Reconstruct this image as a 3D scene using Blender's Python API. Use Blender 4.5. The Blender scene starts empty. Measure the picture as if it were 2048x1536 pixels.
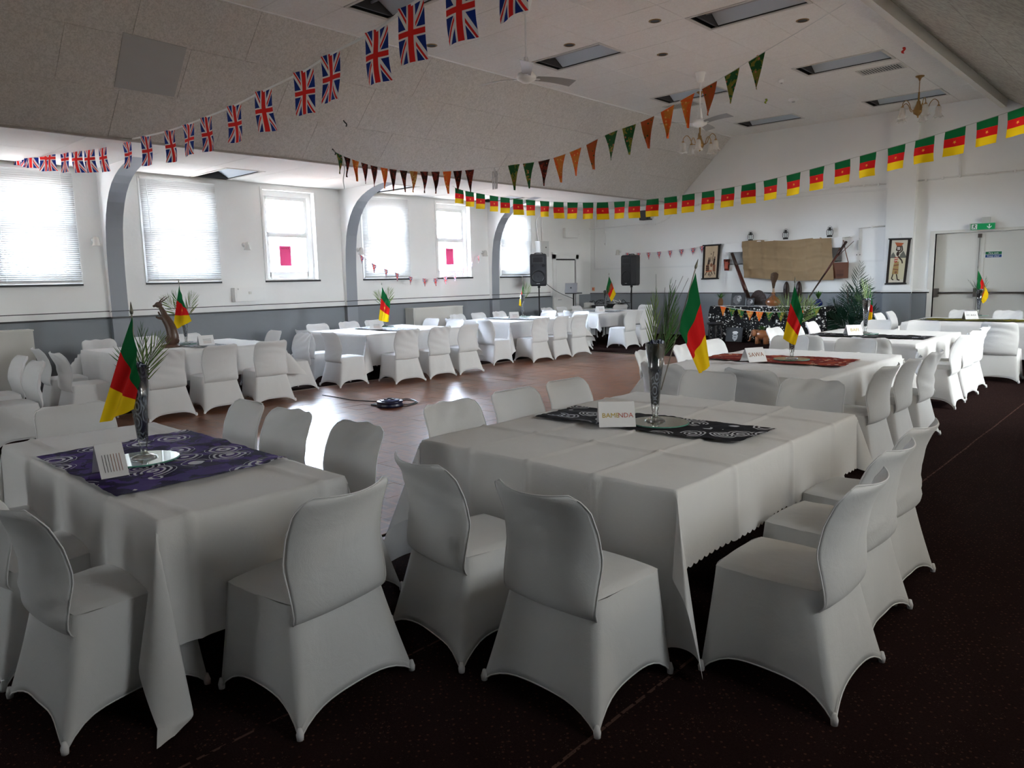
import bpy, bmesh, math, random
from math import sin, cos, pi, sqrt, atan2, hypot, radians, exp
from mathutils import Vector, Matrix, Quaternion, noise
RND = random.Random(7)
SC = bpy.context.scene
COL = SC.collection
# ------------------------------------------------------------------ camera
YAW, PITCH, ROLL, F, CH = 0.75044, 0.14143, -0.02125, 1475.5, 1.62
def _axes():
    r = Vector((cos(YAW), sin(YAW), 0)); f = Vector((-sin(YAW), cos(YAW), 0)); u = Vector((0, 0, 1))
    f2 = f*cos(PITCH) - u*sin(PITCH); u2 = u*cos(PITCH) + f*sin(PITCH)
    return r*cos(ROLL) + u2*sin(ROLL), u2*cos(ROLL) - r*sin(ROLL), f2
CR, CU, CF = _axes()
cam_d = bpy.data.cameras.new('camera'); cam = bpy.data.objects.new('camera', cam_d); COL.objects.link(cam)
cam_d.sensor_width = 36; cam_d.lens = F*36/2048; cam_d.clip_start = .05; cam_d.clip_end = 200
M = Matrix((CR, CU, -CF)).transposed().to_4x4(); M.translation = (0, 0, CH); cam.matrix_world = M
SC.camera = cam
def ray(x, y): return CR*((x-1024)/F) - CU*((y-768)/F) + CF
CAM = Vector((0, 0, CH))
def dep(x, y, d): return CAM + ray(x, y)*d            # point at an optical depth
def onz(x, y, z): r = ray(x, y); return CAM + r*((z-CH)/r.z)
def onx(x, y, X): r = ray(x, y); return CAM + r*(X/r.x)
def ony(x, y, Y): r = ray(x, y); return CAM + r*(Y/r.y)
# ------------------------------------------------------------------ world, light, exposure
SC.view_settings.view_transform = 'Standard'; SC.view_settings.look = 'None'
SC.view_settings.gamma = 1; SC.view_settings.use_curve_mapping = False
SC.view_settings.exposure = 2.33
SC.cycles.use_denoising = True
SC.cycles.max_bounces = 9; SC.cycles.diffuse_bounces = 6; SC.cycles.glossy_bounces = 3; SC.cycles.transparent_max_bounces = 16
SC.cycles.transmission_bounces = 6; SC.cycles.sample_clamp_indirect = 6; SC.cycles.caustics_reflective = False; SC.cycles.caustics_refractive = False
W = bpy.data.worlds.new('sky'); SC.world = W; W.use_nodes = True
_bg = W.node_tree.nodes['Background']; _bg.inputs[1].default_value = 30.0      # bright overcast sky over sunlit paving
_wn = W.node_tree; _tc = _wn.nodes.new('ShaderNodeTexCoord'); _sx = _wn.nodes.new('ShaderNodeSeparateXYZ'); _rp = _wn.nodes.new('ShaderNodeValToRGB'); _mr = _wn.nodes.new('ShaderNodeMapRange')
_mr.inputs[1].default_value = -1; _wn.links.new(_tc.outputs['Generated'], _sx.inputs[0]); _wn.links.new(_sx.outputs[2], _mr.inputs[0]); _wn.links.new(_mr.outputs[0], _rp.inputs[0]); _wn.links.new(_rp.outputs[0], _bg.inputs[0])
_rp.color_ramp.elements[0].position = .485; _rp.color_ramp.elements[0].color = (.45, .44, .43, 1); _rp.color_ramp.elements[1].position = .515; _rp.color_ramp.elements[1].color = (1.40, 1.62, 1.96, 1)
def portal(loc, size, rot):
    l = bpy.data.lights.new('daylight_portal', 'AREA'); l.shape = 'RECTANGLE'; l.size, l.size_y = size; l.cycles.is_portal = True
    o = bpy.data.objects.new('daylight_portal', l); o.location = loc; o.rotation_euler = rot; COL.objects.link(o); return o
def lamp(name, kind, loc, energy, color, size=.2, rot=(0, 0, 0)):
    l = bpy.data.lights.new(name, kind); l.energy = energy; l.color = color
    if kind == 'POINT': l.shadow_soft_size = size
    o = bpy.data.objects.new(name, l); o.location = loc; o.rotation_euler = rot; COL.objects.link(o); return o
lamp('warm_wall_lamp', 'POINT', (1.15, 4.6, 2.3), 5, (1, .82, .55), .08)
# ------------------------------------------------------------------ room numbers
XL, XR, YF, YB = -13.55, 1.7, 18.1, -3.4
ZL, ZU = 3.56, 5.07                     # aisle ceiling, upper ceiling
SX0, SX1 = -10.65, -9.05                # left slope foot / head
RX1, RX0 = -3.3, -0.95                   # right slope head / foot
ZS, ZH = 1.69, 3.45                     # window sill / head
# ------------------------------------------------------------------ materials
class X:
    """a socket or number with operators that add Math nodes"""
    def __init__(s, nt, v): s.nt = nt; s.v = v
    def _m(s, op, *o):
        n = s.nt.nodes.new('ShaderNodeMath'); n.operation = op
        for i, a in enumerate((s,)+o):
            v = a.v if isinstance(a, X) else a
            if isinstance(v, (int, float)): n.inputs[i].default_value = v
            else: s.nt.links.new(v, n.inputs[i])
        return X(s.nt, n.outputs[0])
    def __add__(s, o): return s._m('ADD', o)
    __radd__ = __add__
    def __sub__(s, o): return s._m('SUBTRACT', o)
    def __rsub__(s, o): return X(s.nt, float(o))._m('SUBTRACT', s)
    def __mul__(s, o): return s._m('MULTIPLY', o)
    __rmul__ = __mul__
    def __truediv__(s, o): return s._m('DIVIDE', o)
    def __lt__(s, o): return s._m('LESS_THAN', o)
    def __gt__(s, o): return s._m('GREATER_THAN', o)
    def abs(s): return s._m('ABSOLUTE')
    def max(s, o): return s._m('MAXIMUM', o)
    def min(s, o): return s._m('MINIMUM', o)
    def sin(s): return s._m('SINE')
    def sign(s): return s._m('SIGN')
    def frac(s): return s._m('FRACT')
    def floor(s): return s._m('FLOOR')
    def sqrt(s): return s._m('SQRT')
class NB:
    def __init__(s, name, rough=.8, spec=.3, metal=0.0):
        s.m = bpy.data.materials.new(name); s.m.use_nodes = True; s.nt = s.m.node_tree
        s.b = s.nt.nodes['Principled BSDF']; s.out = s.nt.nodes['Material Output']
        s.b.inputs['Roughness'].default_value = rough; s.b.inputs['Specular IOR Level'].default_value = spec
        s.b.inputs['Metallic'].default_value = metal
    def n(s, t, **k):
        n = s.nt.nodes.new(t)
        for a, v in k.items(): setattr(n, a, v)
        return n
    def link(s, a, b): s.nt.links.new(a.v if isinstance(a, X) else a, b)
    def coord(s, kind='Object'): return s.n('ShaderNodeTexCoord').outputs[kind]
    def sep(s, v):
        n = s.n('ShaderNodeSeparateXYZ'); s.link(v, n.inputs[0]); return [X(s.nt, o) for o in n.outputs]
    def map(s, v, scale=(1, 1, 1), rot=(0, 0, 0)):
        n = s.n('ShaderNodeMapping'); s.link(v, n.inputs[0]); n.inputs['Scale'].default_value = scale; n.inputs['Rotation'].default_value = rot; return n.outputs[0]
    def noise(s, v, scale, detail=3, rough=.5, dist=0.0):
        n = s.n('ShaderNodeTexNoise'); s.link(v, n.inputs['Vector']); n.inputs['Scale'].default_value = scale
        n.inputs['Detail'].default_value = detail; n.inputs['Roughness'].default_value = rough; n.inputs['Distortion'].default_value = dist
        return X(s.nt, n.outputs[0])
    def voro(s, v, scale, feature='F1', out='Distance', rnd=1.0):
        n = s.n('ShaderNodeTexVoronoi', feature=feature); s.link(v, n.inputs['Vector']); n.inputs['Scale'].default_value = scale
        n.inputs['Randomness'].default_value = rnd
        return n.outputs[out]
    def mix(s, f, a, b):
        n = s.n('ShaderNodeMix', data_type='RGBA')
        if isinstance(f, X): s.link(f, n.inputs[0])
        else: n.inputs[0].default_value = f
        for i, c in ((6, a), (7, b)):
            if isinstance(c, (tuple, list)): n.inputs[i].default_value = (*c, 1)
            else: s.link(c, n.inputs[i])
        return n.outputs[2]
    def base(s, c):
        if isinstance(c, (tuple, list)): s.b.inputs['Base Color'].default_value = (*c, 1)
        else: s.link(c, s.b.inputs['Base Color'])
        return s
    def bump(s, h, strength=.3, dist=.01):
        n = s.n('ShaderNodeBump'); n.inputs['Strength'].default_value = strength; n.inputs['Distance'].default_value = dist
        s.link(h, n.inputs['Height']); s.link(n.outputs[0], s.b.inputs['Normal']); return s
MATS = {}
def flat(name, col, rough=.7, spec=.3, metal=0.0, bump=None, vary=0.0, alpha=None):
    if name in MATS: return MATS[name]
    b = NB(name, rough, spec, metal); co = b.coord()
    if vary:
        nz = b.noise(co, 3.0, 4); d = tuple(c*(1-vary) for c in col); b.base(b.mix(nz, d, tuple(min(1, c*(1+vary)) for c in col)))
    else: b.base(col)
    if bump: b.bump(b.noise(co, bump[0], 4), bump[1], bump[2])
    MATS[name] = b.m; return b.m
def fabric(name, col, trans=.12, weave=420):
    b = NB(name, .92, .12); co = b.coord(); nz = b.noise(co, 5, 3)
    c2 = tuple(c*.94 for c in col); b.base(b.mix(nz, c2, col))
    h = b.noise(co, weave, 2)*.25 + b.noise(co, 7, 4, .6, .6)*1.6
    b.bump(h, .30, .009)
    if trans:
        t = b.n('ShaderNodeBsdfTranslucent'); t.inputs[0].default_value = (*col, 1)
        mx = b.n('ShaderNodeMixShader'); mx.inputs[0].default_value = trans
        b.link(b.b.outputs[0], mx.inputs[1]); b.link(t.outputs[0], mx.inputs[2]); b.link(mx.outputs[0], b.out.inputs[0])
    b.b.inputs['Sheen Weight'].default_value = .15
    MATS[name] = b.m; return b.m
def thin_glass(name, col=(1, 1, 1), refl=.08, rough=.02):
    b = NB(name); t = b.n('ShaderNodeBsdfTransparent'); t.inputs[0].default_value = (*col, 1)
    g = b.n('ShaderNodeBsdfGlossy'); g.inputs['Roughness'].default_value = rough
    lw = b.n('ShaderNodeLayerWeight'); lw.inputs[0].default_value = .35
    mx = b.n('ShaderNodeMixShader'); b.link(X(b.nt, lw.outputs['Fresnel'])*.7 + refl, mx.inputs[0])
    b.link(t.outputs[0], mx.inputs[1]); b.link(g.outputs[0], mx.inputs[2]); b.link(mx.outputs[0], b.out.inputs[0]); MATS[name] = b.m; return b.m
COVER = fabric('chair_cover_white', (.76, .765, .77), .10)
COVER_EDGE = fabric('cover_hem_white', (.84, .84, .85), .10)
CLOTH = fabric('tablecloth_white', (.77, .765, .76), .08)
WHITE = flat('white_gloss_paint', (.80, .80, .79), .35, .4)
BLACK = flat('black_plastic', (.012, .012, .014), .45, .4)
DARK = flat('dark_grey', (.04, .04, .045), .5)
BRASS = flat('antique_brass', (.34, .20, .07), .3, .5, .9)
STEEL = flat('steel', (.5, .5, .52), .3, .5, .9)
WOODB = flat('dark_wood', (.028, .012, .008), .4, .4, bump=(20, .2, .002), vary=.3)
def wall_mat():
    b = NB('painted_wall', .75, .25); geo = b.n('ShaderNodeNewGeometry').outputs['Position']; z = b.sep(geo)[2]
    nz = b.noise(geo, 1.4, 4); wh = b.mix(nz, (.79, .80, .79), (.85, .85, .84)); gr = b.mix(nz, (.225, .245, .27), (.26, .28, .305))
    b.base(b.mix(z < 1.12, wh, gr)); b.bump(b.noise(geo, 14, 5), .25, .008); return b.m
WALL = wall_mat()
WALLW = flat('white_wall_paint', (.77, .775, .77), .7, .25, bump=(14, .2, .006), vary=.03)
WALLG = flat('grey_arch_paint', (.31, .33, .36), .7, .25, bump=(14, .2, .006))
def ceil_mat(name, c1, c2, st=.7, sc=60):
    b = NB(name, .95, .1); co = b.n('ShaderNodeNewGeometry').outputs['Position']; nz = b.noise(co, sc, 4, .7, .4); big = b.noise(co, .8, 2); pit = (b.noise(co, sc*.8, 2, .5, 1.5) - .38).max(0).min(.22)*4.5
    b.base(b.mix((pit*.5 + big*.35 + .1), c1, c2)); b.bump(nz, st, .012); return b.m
TILE = ceil_mat('mineral_ceiling_tile', (.80, .77, .73), (.90, .88, .845), .5, 30)
SLOPE = ceil_mat('coarse_slope_tile', (.45, .43, .41), (.70, .67, .645), .7, 34)
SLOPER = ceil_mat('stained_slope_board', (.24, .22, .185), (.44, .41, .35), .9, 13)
AISLE = ceil_mat('smooth_aisle_tile', (.70, .69, .66), (.76, .75, .72), .15)
VOID = flat('ceiling_void', (.03, .03, .03), .9)
def carpet_mat():
    b = NB('patterned_carpet', 1.0, .02); co = b.n('ShaderNodeNewGeometry').outputs['Position']; x, y, z = b.sep(co)
    v = b.voro(b.map(co, (1, 1, 1), (0, 0, .78)), 34, rnd=.35); dots = X(b.nt, v) < .17
    nz = b.noise(co, 110, 2); c = b.mix(nz, (.008, .0045, .0045), (.026, .013, .012)); c = b.mix(dots, c, (.060, .028, .021))
    fl = (X(b.nt, b.voro(co, 90)) < .16)*(b.noise(co, 7, 2) > .56); c = b.mix(fl*.8, c, (.085, .06, .05))
    wob = b.noise(co, 1.2, 2)*.03
    l1 = ((x + 1.45 + wob).abs() < .007).max((x + 2.40 + wob).abs() < .006).max((x + 5.9 + wob).abs() < .006)
    lm = l1*(b.noise(co, 28, 3) > .46); c = b.mix(lm*.6, c, (.13, .075, .06)); b.base(c)
    b.bump(b.noise(co, 260, 2), .6, .006); return b.m
CARPET = carpet_mat()
def parquet_mat():
    b = NB('worn_parquet', .30, .24); co = b.n('ShaderNodeNewGeometry').outputs['Position']; x, y, z = b.sep(co)
    s = .155; ix = (x/s).floor(); iy = (y/s).floor(); par = ((ix + iy)*.5).frac()*2
    u = (x/s).frac(); v = (y/s).frac(); t = u*par + v*(1-par); k = (t*5).floor(); seam = ((t*5).frac() - .5).abs() > .455
    w = b.n('ShaderNodeTexWhiteNoise'); cb = b.n('ShaderNodeCombineXYZ'); b.link(ix, cb.inputs[0]); b.link(iy, cb.inputs[1]); b.link(k, cb.inputs[2]); b.link(cb.outputs[0], w.inputs[0])
    r = X(b.nt, w.outputs['Value']); c = b.mix(r, (.13, .045, .022), (.27, .110, .056)); c = b.mix(seam*.55, c, (.03, .014, .01)); b.base(c)
    b.link(b.noise(co, 1.1, 3)*.10 + r*.05 + .26, b.b.inputs['Roughness']); return b.m
PARQ = parquet_mat()
def uvxy(b): s = b.sep(b.coord('UV')); return s[0], s[1]
def star(b, x, y, r):
    acc = None
    for k in range(5):
        a = pi/2 + k*2*pi/5; h = (x*(-cos(a)) + y*(-sin(a))) < r*.309; acc = h if acc is None else acc + h
    return acc > 3.5
def cam_flag_mat(name, asp, star_on=True):
    # u across, v down the fly; green, red, yellow thirds
    b = NB(name, .85, .15); u, v = uvxy(b); c = b.mix(v > .667, (.62, .012, .012), (.83, .55, .008)); c = b.mix(v < .333, c, (.006, .125, .035))
    if star_on: c = b.mix(star(b, (u-.5)*asp, (.5-v), .075), c, (.85, .42, .05))
    b.base(c); t = b.n('ShaderNodeBsdfTranslucent'); b.link(c, t.inputs[0]); mx = b.n('ShaderNodeMixShader'); mx.inputs[0].default_value = .28
    b.link(b.b.outputs[0], mx.inputs[1]); b.link(t.outputs[0], mx.inputs[2]); b.link(mx.outputs[0], b.out.inputs[0]); return b.m
CAMF = cam_flag_mat('tricolour_flag_cloth', .8); CAMT = cam_flag_mat('tricolour_flag_satin', .66); CAMN = cam_flag_mat('tricolour_flag_plain', .66, False)
def jack_mat():
    b = NB('union_flag_cloth', .85, .15); u, v = uvxy(b); px = (v-.5)*60; py = (u-.5)*30; k = 1/sqrt(5)
    d1 = (px - py*2)*k; d2 = (px + py*2)*k; sg = px.sign(); blue, white, red = (.010, .028, .20), (.74, .72, .70), (.66, .022, .018)
    w = (d1.abs() < 3).max(d2.abs() < 3); c = b.mix(w, blue, white)
    r1 = (d1*sg > 0)*(d1*sg < 2.0); r2 = (d2*sg*-1 > 0)*(d2*sg*-1 < 2.0); c = b.mix(r1.max(r2), c, red)
    c = b.mix((px.abs() < 5).max(py.abs() < 5), c, white); c = b.mix((px.abs() < 3).max(py.abs() < 3), c, red); b.base(c)
    t = b.n('ShaderNodeBsdfTranslucent'); b.link(c, t.inputs[0]); mx = b.n('ShaderNodeMixShader'); mx.inputs[0].default_value = .3
    b.link(b.b.outputs[0], mx.inputs[1]); b.link(t.outputs[0], mx.inputs[2]); b.link(mx.outputs[0], b.out.inputs[0]); return b.m
JACK = jack_mat()
def print_mat(name, base, c2, c3, sc=9, kind='blot'):
    b = NB(name, .85, .15); co = b.coord(); oi = b.n('ShaderNodeObjectInfo').outputs['Random']
    mp = b.n('ShaderNodeVectorMath', operation='ADD'); b.link(co, mp.inputs[0]); sc3 = b.n('ShaderNodeCombineXYZ'); b.link(X(b.nt, oi)*9, sc3.inputs[0]); b.link(sc3.outputs[0], mp.inputs[1]); v = mp.outputs[0]
    n1 = b.noise(v, sc, 3, .6, .6)
    c = b.mix(n1 > .52, base, c2); c = b.mix(X(b.nt, b.voro(v, sc*2.2)) < .22, c, c3); b.base(c); return b.m
AFR = [print_mat('wax_print_orange', (.72, .12, .02), (.62, .20, .03), (.80, .38, .12)), print_mat('wax_print_green', (.02, .10, .03), (.20, .20, .03), (.55, .16, .10)),
       print_mat('wax_print_maroon', (.035, .012, .008), (.16, .02, .012), (.30, .05, .02)), print_mat('wax_print_rust', (.42, .075, .02), (.34, .09, .02), (.02, .08, .02)),
       print_mat('wax_print_gold', (.55, .30, .08), (.50, .14, .03), (.75, .55, .25))]
def ring_cloth(name, bg1, bg2, line, sc, freq, rad, asp=(1, 1, 1)):
    b = NB(name, .85, .15); co = b.map(b.coord(), asp); n1 = b.noise(co, 9, 4, .6, .8); bg = b.mix(n1 > .5, bg1, bg2)
    d = X(b.nt, b.voro(co, sc, rnd=.8))
    r = ((d*freq + n1*1.2).sin() > .25)*(d < rad)*(b.noise(co, 5, 1) > .38)
    b.base(b.mix(r, bg, line)); b.bump(b.noise(co, 14, 4), .5, .01); return b.m
RUN = {'purple': ring_cloth('purple_tie_dye_cloth', (.060, .028, .17), (.016, .009, .048), (.60, .58, .66), 4.2, 58, .44),
       'black': ring_cloth('black_swirl_cloth', (.010, .010, .014), (.014, .014, .020), (.55, .56, .60), 6.0, 48, .46),
       'red': print_mat('dark_red_print_cloth', (.16, .012, .008), (.30, .05, .02), (.55, .42, .30), 5),
       'narrow': ring_cloth('black_leaf_cloth', (.010, .010, .012), (.016, .016, .020), (.45, .46, .50), 9, 44, .40),
       'olive': print_mat('olive_print_cloth', (.05, .05, .015), (.16, .14, .01), (.02, .02, .02), 5),
       'grey': print_mat('grey_leaf_print_cloth', (.50, .52, .55), (.20, .22, .24), (.35, .36, .33), 14)}
FILL = ring_cloth('indigo_print_cloth', (.014, .017, .034), (.020, .024, .048), (.42, .46, .58), 15, 26, .6, (1.6, 1.6, .8))
def spots_mat():
    b = NB('black_white_floral_cloth', .85, .15); co = b.coord(); d = X(b.nt, b.voro(co, 12)); d2 = X(b.nt, b.voro(co, 26))
    m = (d < .26).max((d2 < .24)*(b.noise(co, 9, 2) > .47)); b.base(b.mix(m, (.012, .012, .013), (.66, .66, .62))); return b.m
FLORAL = spots_mat()
def burlap_mat():
    b = NB('hessian', .95, .05); co = b.coord(); x, y, z = b.sep(co); nz = b.noise(co, 60, 3)
    w = ((x*500).sin() + (z*500).sin())*.25 + nz; c = b.mix(b.noise(co, 4, 3), (.27, .19, .11), (.36, .26, .16)); b.base(c); b.bump(w, .5, .004); return b.m
BURLAP = burlap_mat()
LEAF = flat('palm_leaf_green', (.045, .13, .025), .45, .4, vary=.4)
LEAFL = flat('palm_leaf_light', (.16, .25, .06), .45, .4, vary=.3)
LEAFD = flat('dark_plant_leaf', (.006, .035, .018), .5, .35, vary=.4)
STEM = flat('palm_stem', (.08, .10, .03), .5)
PAPER = flat('white_card', (.78, .78, .79), .6, .2)
GLASS = thin_glass('clear_glass', (.93, .95, .95), .10)
PANE = thin_glass('window_glass', (.97, .98, .98), .03)
def frosted():
    b = NB('tulip_shade_glass', .4, .4); b.base((.72, .70, .66)); t = b.n('ShaderNodeBsdfTransparent'); t2 = b.n('ShaderNodeBsdfTranslucent'); t2.inputs[0].default_value = (.8, .78, .74, 1)
    m1 = b.n('ShaderNodeMixShader'); m1.inputs[0].default_value = .45; b.link(b.b.outputs[0], m1.inputs[1]); b.link(t2.outputs[0], m1.inputs[2]); m2 = b.n('ShaderNodeMixShader'); m2.inputs[0].default_value = .35
    b.link(m1.outputs[0], m2.inputs[1]); b.link(t.outputs[0], m2.inputs[2]); b.link(m2.outputs[0], b.out.inputs[0]); return b.m
FROST = frosted()
tint = lambda k: thin_glass('dimmed_glass', (k, k*.95, k*.86), .03)  # pane darkened to set how much the added fill windows let in
MIRROR = flat('mirror', (.80, .90, .86), .03, .5, 1.0)
# ------------------------------------------------------------------ geometry helpers
def setp(o, label=None, cat=None, group=None, kind=None):
    if label: o['label'] = label
    if cat: o['category'] = cat
    if group: o['group'] = group
    if kind: o['kind'] = kind
    return o
def thing(name, label, cat, loc=(0, 0, 0), rz=0.0, group=None, kind=None):
    o = bpy.data.objects.new(name, None); o.empty_display_size = .1; COL.objects.link(o); o.location = loc; o.rotation_euler = (0, 0, rz)
    return setp(o, label, cat, group, kind)
class G:
    def __init__(s): s.v = []; s.f = []; s.uv = None; s.mi = []
    def add(s, vs, fs, mi=0):
        n = len(s.v); s.v += [tuple(v) for v in vs]; s.f += [tuple(n+i for i in f) for f in fs]; s.mi += [mi]*len(fs); return s
    def box(s, a, b, mi=0):
        x0, x1 = sorted((a[0], b[0])); y0, y1 = sorted((a[1], b[1])); z0, z1 = sorted((a[2], b[2]))
        return s.add([(x0,y0,z0),(x1,y0,z0),(x1,y1,z0),(x0,y1,z0),(x0,y0,z1),(x1,y0,z1),(x1,y1,z1),(x0,y1,z1)],
                     [(0,3,2,1),(4,5,6,7),(0,1,5,4),(1,2,6,5),(2,3,7,6),(3,0,4,7)], mi)
    def cbox(s, c, d, mi=0, rot=None):
        vs = []
        for i in range(8):
            p = Vector(((i & 1)-.5, ((i >> 1) & 1)-.5, ((i >> 2) & 1)-.5)); p = Vector((p.x*d[0], p.y*d[1], p.z*d[2]))
            if rot is not None: p = rot @ p
            vs.append(Vector(c)+p)
        return s.add(vs, [(0,2,3,1),(4,5,7,6),(0,1,5,4),(2,6,7,3),(0,4,6,2),(1,3,7,5)], mi)
    def tube(s, pts, r, n=8, mi=0, cap=True):
        pts = [Vector(p) for p in pts]; rs = r if isinstance(r, (list, tuple)) else [r]*len(pts); vs = []; up = None
        for i, p in enumerate(pts):
            t = (pts[min(i+1, len(pts)-1)] - pts[max(i-1, 0)])
            if t.length < 1e-9: t = Vector((0, 0, 1))
            t.normalize()
            if up is None: up = Vector((0, 0, 1)) if abs(t.z) < .9 else Vector((1, 0, 0))
            a = t.cross(up).normalized(); b = a.cross(t).normalized(); up = b
            for k in range(n): vs.append(p + (a*cos(2*pi*k/n) + b*sin(2*pi*k/n))*rs[i])
        fs = [(i*n+k, i*n+(k+1) % n, (i+1)*n+(k+1) % n, (i+1)*n+k) for i in range(len(pts)-1) for k in range(n)]
        if cap: fs += [tuple(range(n))[::-1], tuple((len(pts)-1)*n+k for k in range(n))]
        return s.add(vs, fs, mi)
    def lathe(s, prof, n=24, c=(0, 0, 0), mi=0, ax='z'):
        vs = []
        for r, z in prof:
            for k in range(n):
                a = 2*pi*k/n; p = (r*cos(a), r*sin(a), z)
                if ax == 'y': p = (p[0], p[2], p[1])
                if ax == 'x': p = (p[2], p[0], p[1])
                vs.append((c[0]+p[0], c[1]+p[1], c[2]+p[2]))
        return s.add(vs, [(i*n+k, i*n+(k+1) % n, (i+1)*n+(k+1) % n, (i+1)*n+k) for i in range(len(prof)-1) for k in range(n)], mi)
    def sph(s, c, r, n=12, m=8, mi=0):
        r = r if isinstance(r, (tuple, list)) else (r, r, r); vs = []
        for i in range(m+1):
            t = pi*i/m
            for k in range(n): vs.append((c[0]+r[0]*sin(t)*cos(2*pi*k/n), c[1]+r[1]*sin(t)*sin(2*pi*k/n), c[2]-r[2]*cos(t)))
        return s.add(vs, [(i*n+k, i*n+(k+1) % n, (i+1)*n+(k+1) % n, (i+1)*n+k) for i in range(m) for k in range(n)], mi)
    def grid(s, fn, nu, nv, uv=False, mi=0):
        n = len(s.v); vs = [tuple(fn(i/nu, j/nv)) for j in range(nv+1) for i in range(nu+1)]
        if uv: s.uv = (s.uv or []) + [(i/nu, j/nv) for j in range(nv+1) for i in range(nu+1)]
        return s.add(vs, [(j*(nu+1)+i, j*(nu+1)+i+1, (j+1)*(nu+1)+i+1, (j+1)*(nu+1)+i) for j in range(nv) for i in range(nu)], mi)
    def poly(s, pts, th=.001, ax='y', at=0, mi=0):
        # flat polygon in x/z at y=at, thickness th towards -y
        n = len(pts); f = lambda p, d: (p[0], at+d, p[1])
        s.add([f(p, 0) for p in pts]+[f(p, -th) for p in pts], [tuple(range(n)), tuple(range(2*n-1, n-1, -1))]+[(i, n+i, n+(i+1) % n, (i+1) % n) for i in range(n)], mi); return s
    def mesh(s, name, mat, smooth=False):
        me = bpy.data.meshes.new(name); me.from_pydata(s.v, [], s.f); ms = mat if isinstance(mat, (list, tuple)) else [mat]
        for m in ms: me.materials.append(m)
        if len(ms) > 1: me.polygons.foreach_set('material_index', s.mi)
        if s.uv and len(s.uv) == len(s.v):
            l = me.uv_layers.new(name='UVMap'); idx = [0]*len(me.loops); me.loops.foreach_get('vertex_index', idx); fl = []
            for i in idx: fl += s.uv[i]
            l.data.foreach_set('uv', fl)
        if smooth: me.polygons.foreach_set('use_smooth', [True]*len(me.polygons))
        me.update(); return me
    def obj(s, name, mat, parent=None, smooth=False, label=None, kind=None):
        return link(s.mesh(name, mat, smooth), name, parent, label, kind)
def link(me, name, parent=None, label=None, kind=None):
    o = bpy.data.objects.new(name, me); COL.objects.link(o)
    if parent is not None: o.parent = parent
    if label: o['label'] = label
    if kind: o['kind'] = kind
    return o
def copy_tree(o, parent=None):
    c = o.copy(); COL.objects.link(c)
    if parent is not None: c.parent = parent
    for ch in list(o.children): copy_tree(ch, c)
    return c
def catmull(pts, n=6):
    P = [Vector(p) for p in pts]; P = [P[0]*2-P[1]] + P + [P[-1]*2-P[-2]]; out = []
    for i in range(1, len(P)-2):
        a, b, c, d = P[i-1:i+3]
        for k in range(n):
            t = k/n; out.append(.5*((2*b)+(c-a)*t+(2*a-5*b+4*c-d)*t*t+(3*b-a-3*c+d)*t**3))
    out.append(P[-2]); return out
def text(name, body, size, mat, parent, loc, rot, align='CENTER', ext=.0006):
    c = bpy.data.curves.new(name, 'FONT'); c.body = body; c.size = size; c.align_x = align; c.align_y = 'CENTER'; c.extrude = ext; c.resolution_u = 2
    o = bpy.data.objects.new(name, c); COL.objects.link(o); dg = bpy.context.evaluated_depsgraph_get(); me = bpy.data.meshes.new_from_object(o.evaluated_get(dg))
    bpy.data.objects.remove(o); me.materials.clear(); me.materials.append(mat); o = link(me, name, parent); o.location = loc; o.rotation_euler = rot; return o
def struct(g, name, mat, smooth=False, parent=None): return g.obj(name, mat, parent, smooth, kind=None if parent else 'structure')
# ================================================================== THE ROOM
g = G().box((XL-.3, YB-.2, -.2), (XR+.2, YF+.2, 0)); floor = struct(g, 'floor', CARPET)
# parquet dance floor: blocks, each a touch out of level
PX0, PX1, PY0, PY1, PS = -9.95, -3.70, 2.35, 12.95, .31
blocks = []
for i in range(int((PX1-PX0)/PS)):
    for j in range(int((PY1-PY0)/PS)):
        blocks.append((PX0+(i+.5)*PS, PY0+(j+.5)*PS))
def block(gq, x, y, loc=True):
    h = PS/2-.0008; ta, tb = RND.gauss(0, .0026), RND.gauss(0, .0026); z = .0045+RND.uniform(-.0003, .0003); ox, oy = (x, y) if loc else (0, 0)
    top = [(ox+sx*h, oy+sy*h, z+sx*h*ta+sy*h*tb) for sx, sy in ((-1,-1),(1,-1),(1,1),(-1,1))]; bot = [(a, b, 0) for a, b, c in top]
    gq.add(top+bot, [(0,1,2,3),(0,4,5,1),(1,5,6,2),(2,6,7,3),(3,7,4,0)])
dist = sorted(blocks, key=lambda p: hypot(p[0]+5.2, (p[1]-4.6)*.6)); near = dist[:280]; rest = dist[280:]
for x, y in near:
    q = G(); block(q, x, y, False); o = q.obj('parquet_block', PARQ, floor); o.location = (x, y, 0)
q = G()
for x, y in rest: block(q, x, y)
q.obj('parquet_blocks', PARQ, floor, kind='stuff')
q = G(); 
for a, b in (((PX0-.05, PY0-.05), (PX1+.05, PY0)), ((PX0-.05, PY1), (PX1+.05, PY1+.05)), ((PX0-.05, PY0), (PX0, PY1)), ((PX1, PY0), (PX1+.05, PY1))):
    q.box((a[0], a[1], 0), (b[0], b[1], .008))
q.obj('edge_strip', flat('brass_edge_strip', (.32, .24, .17), .4, .5), floor)
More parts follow.
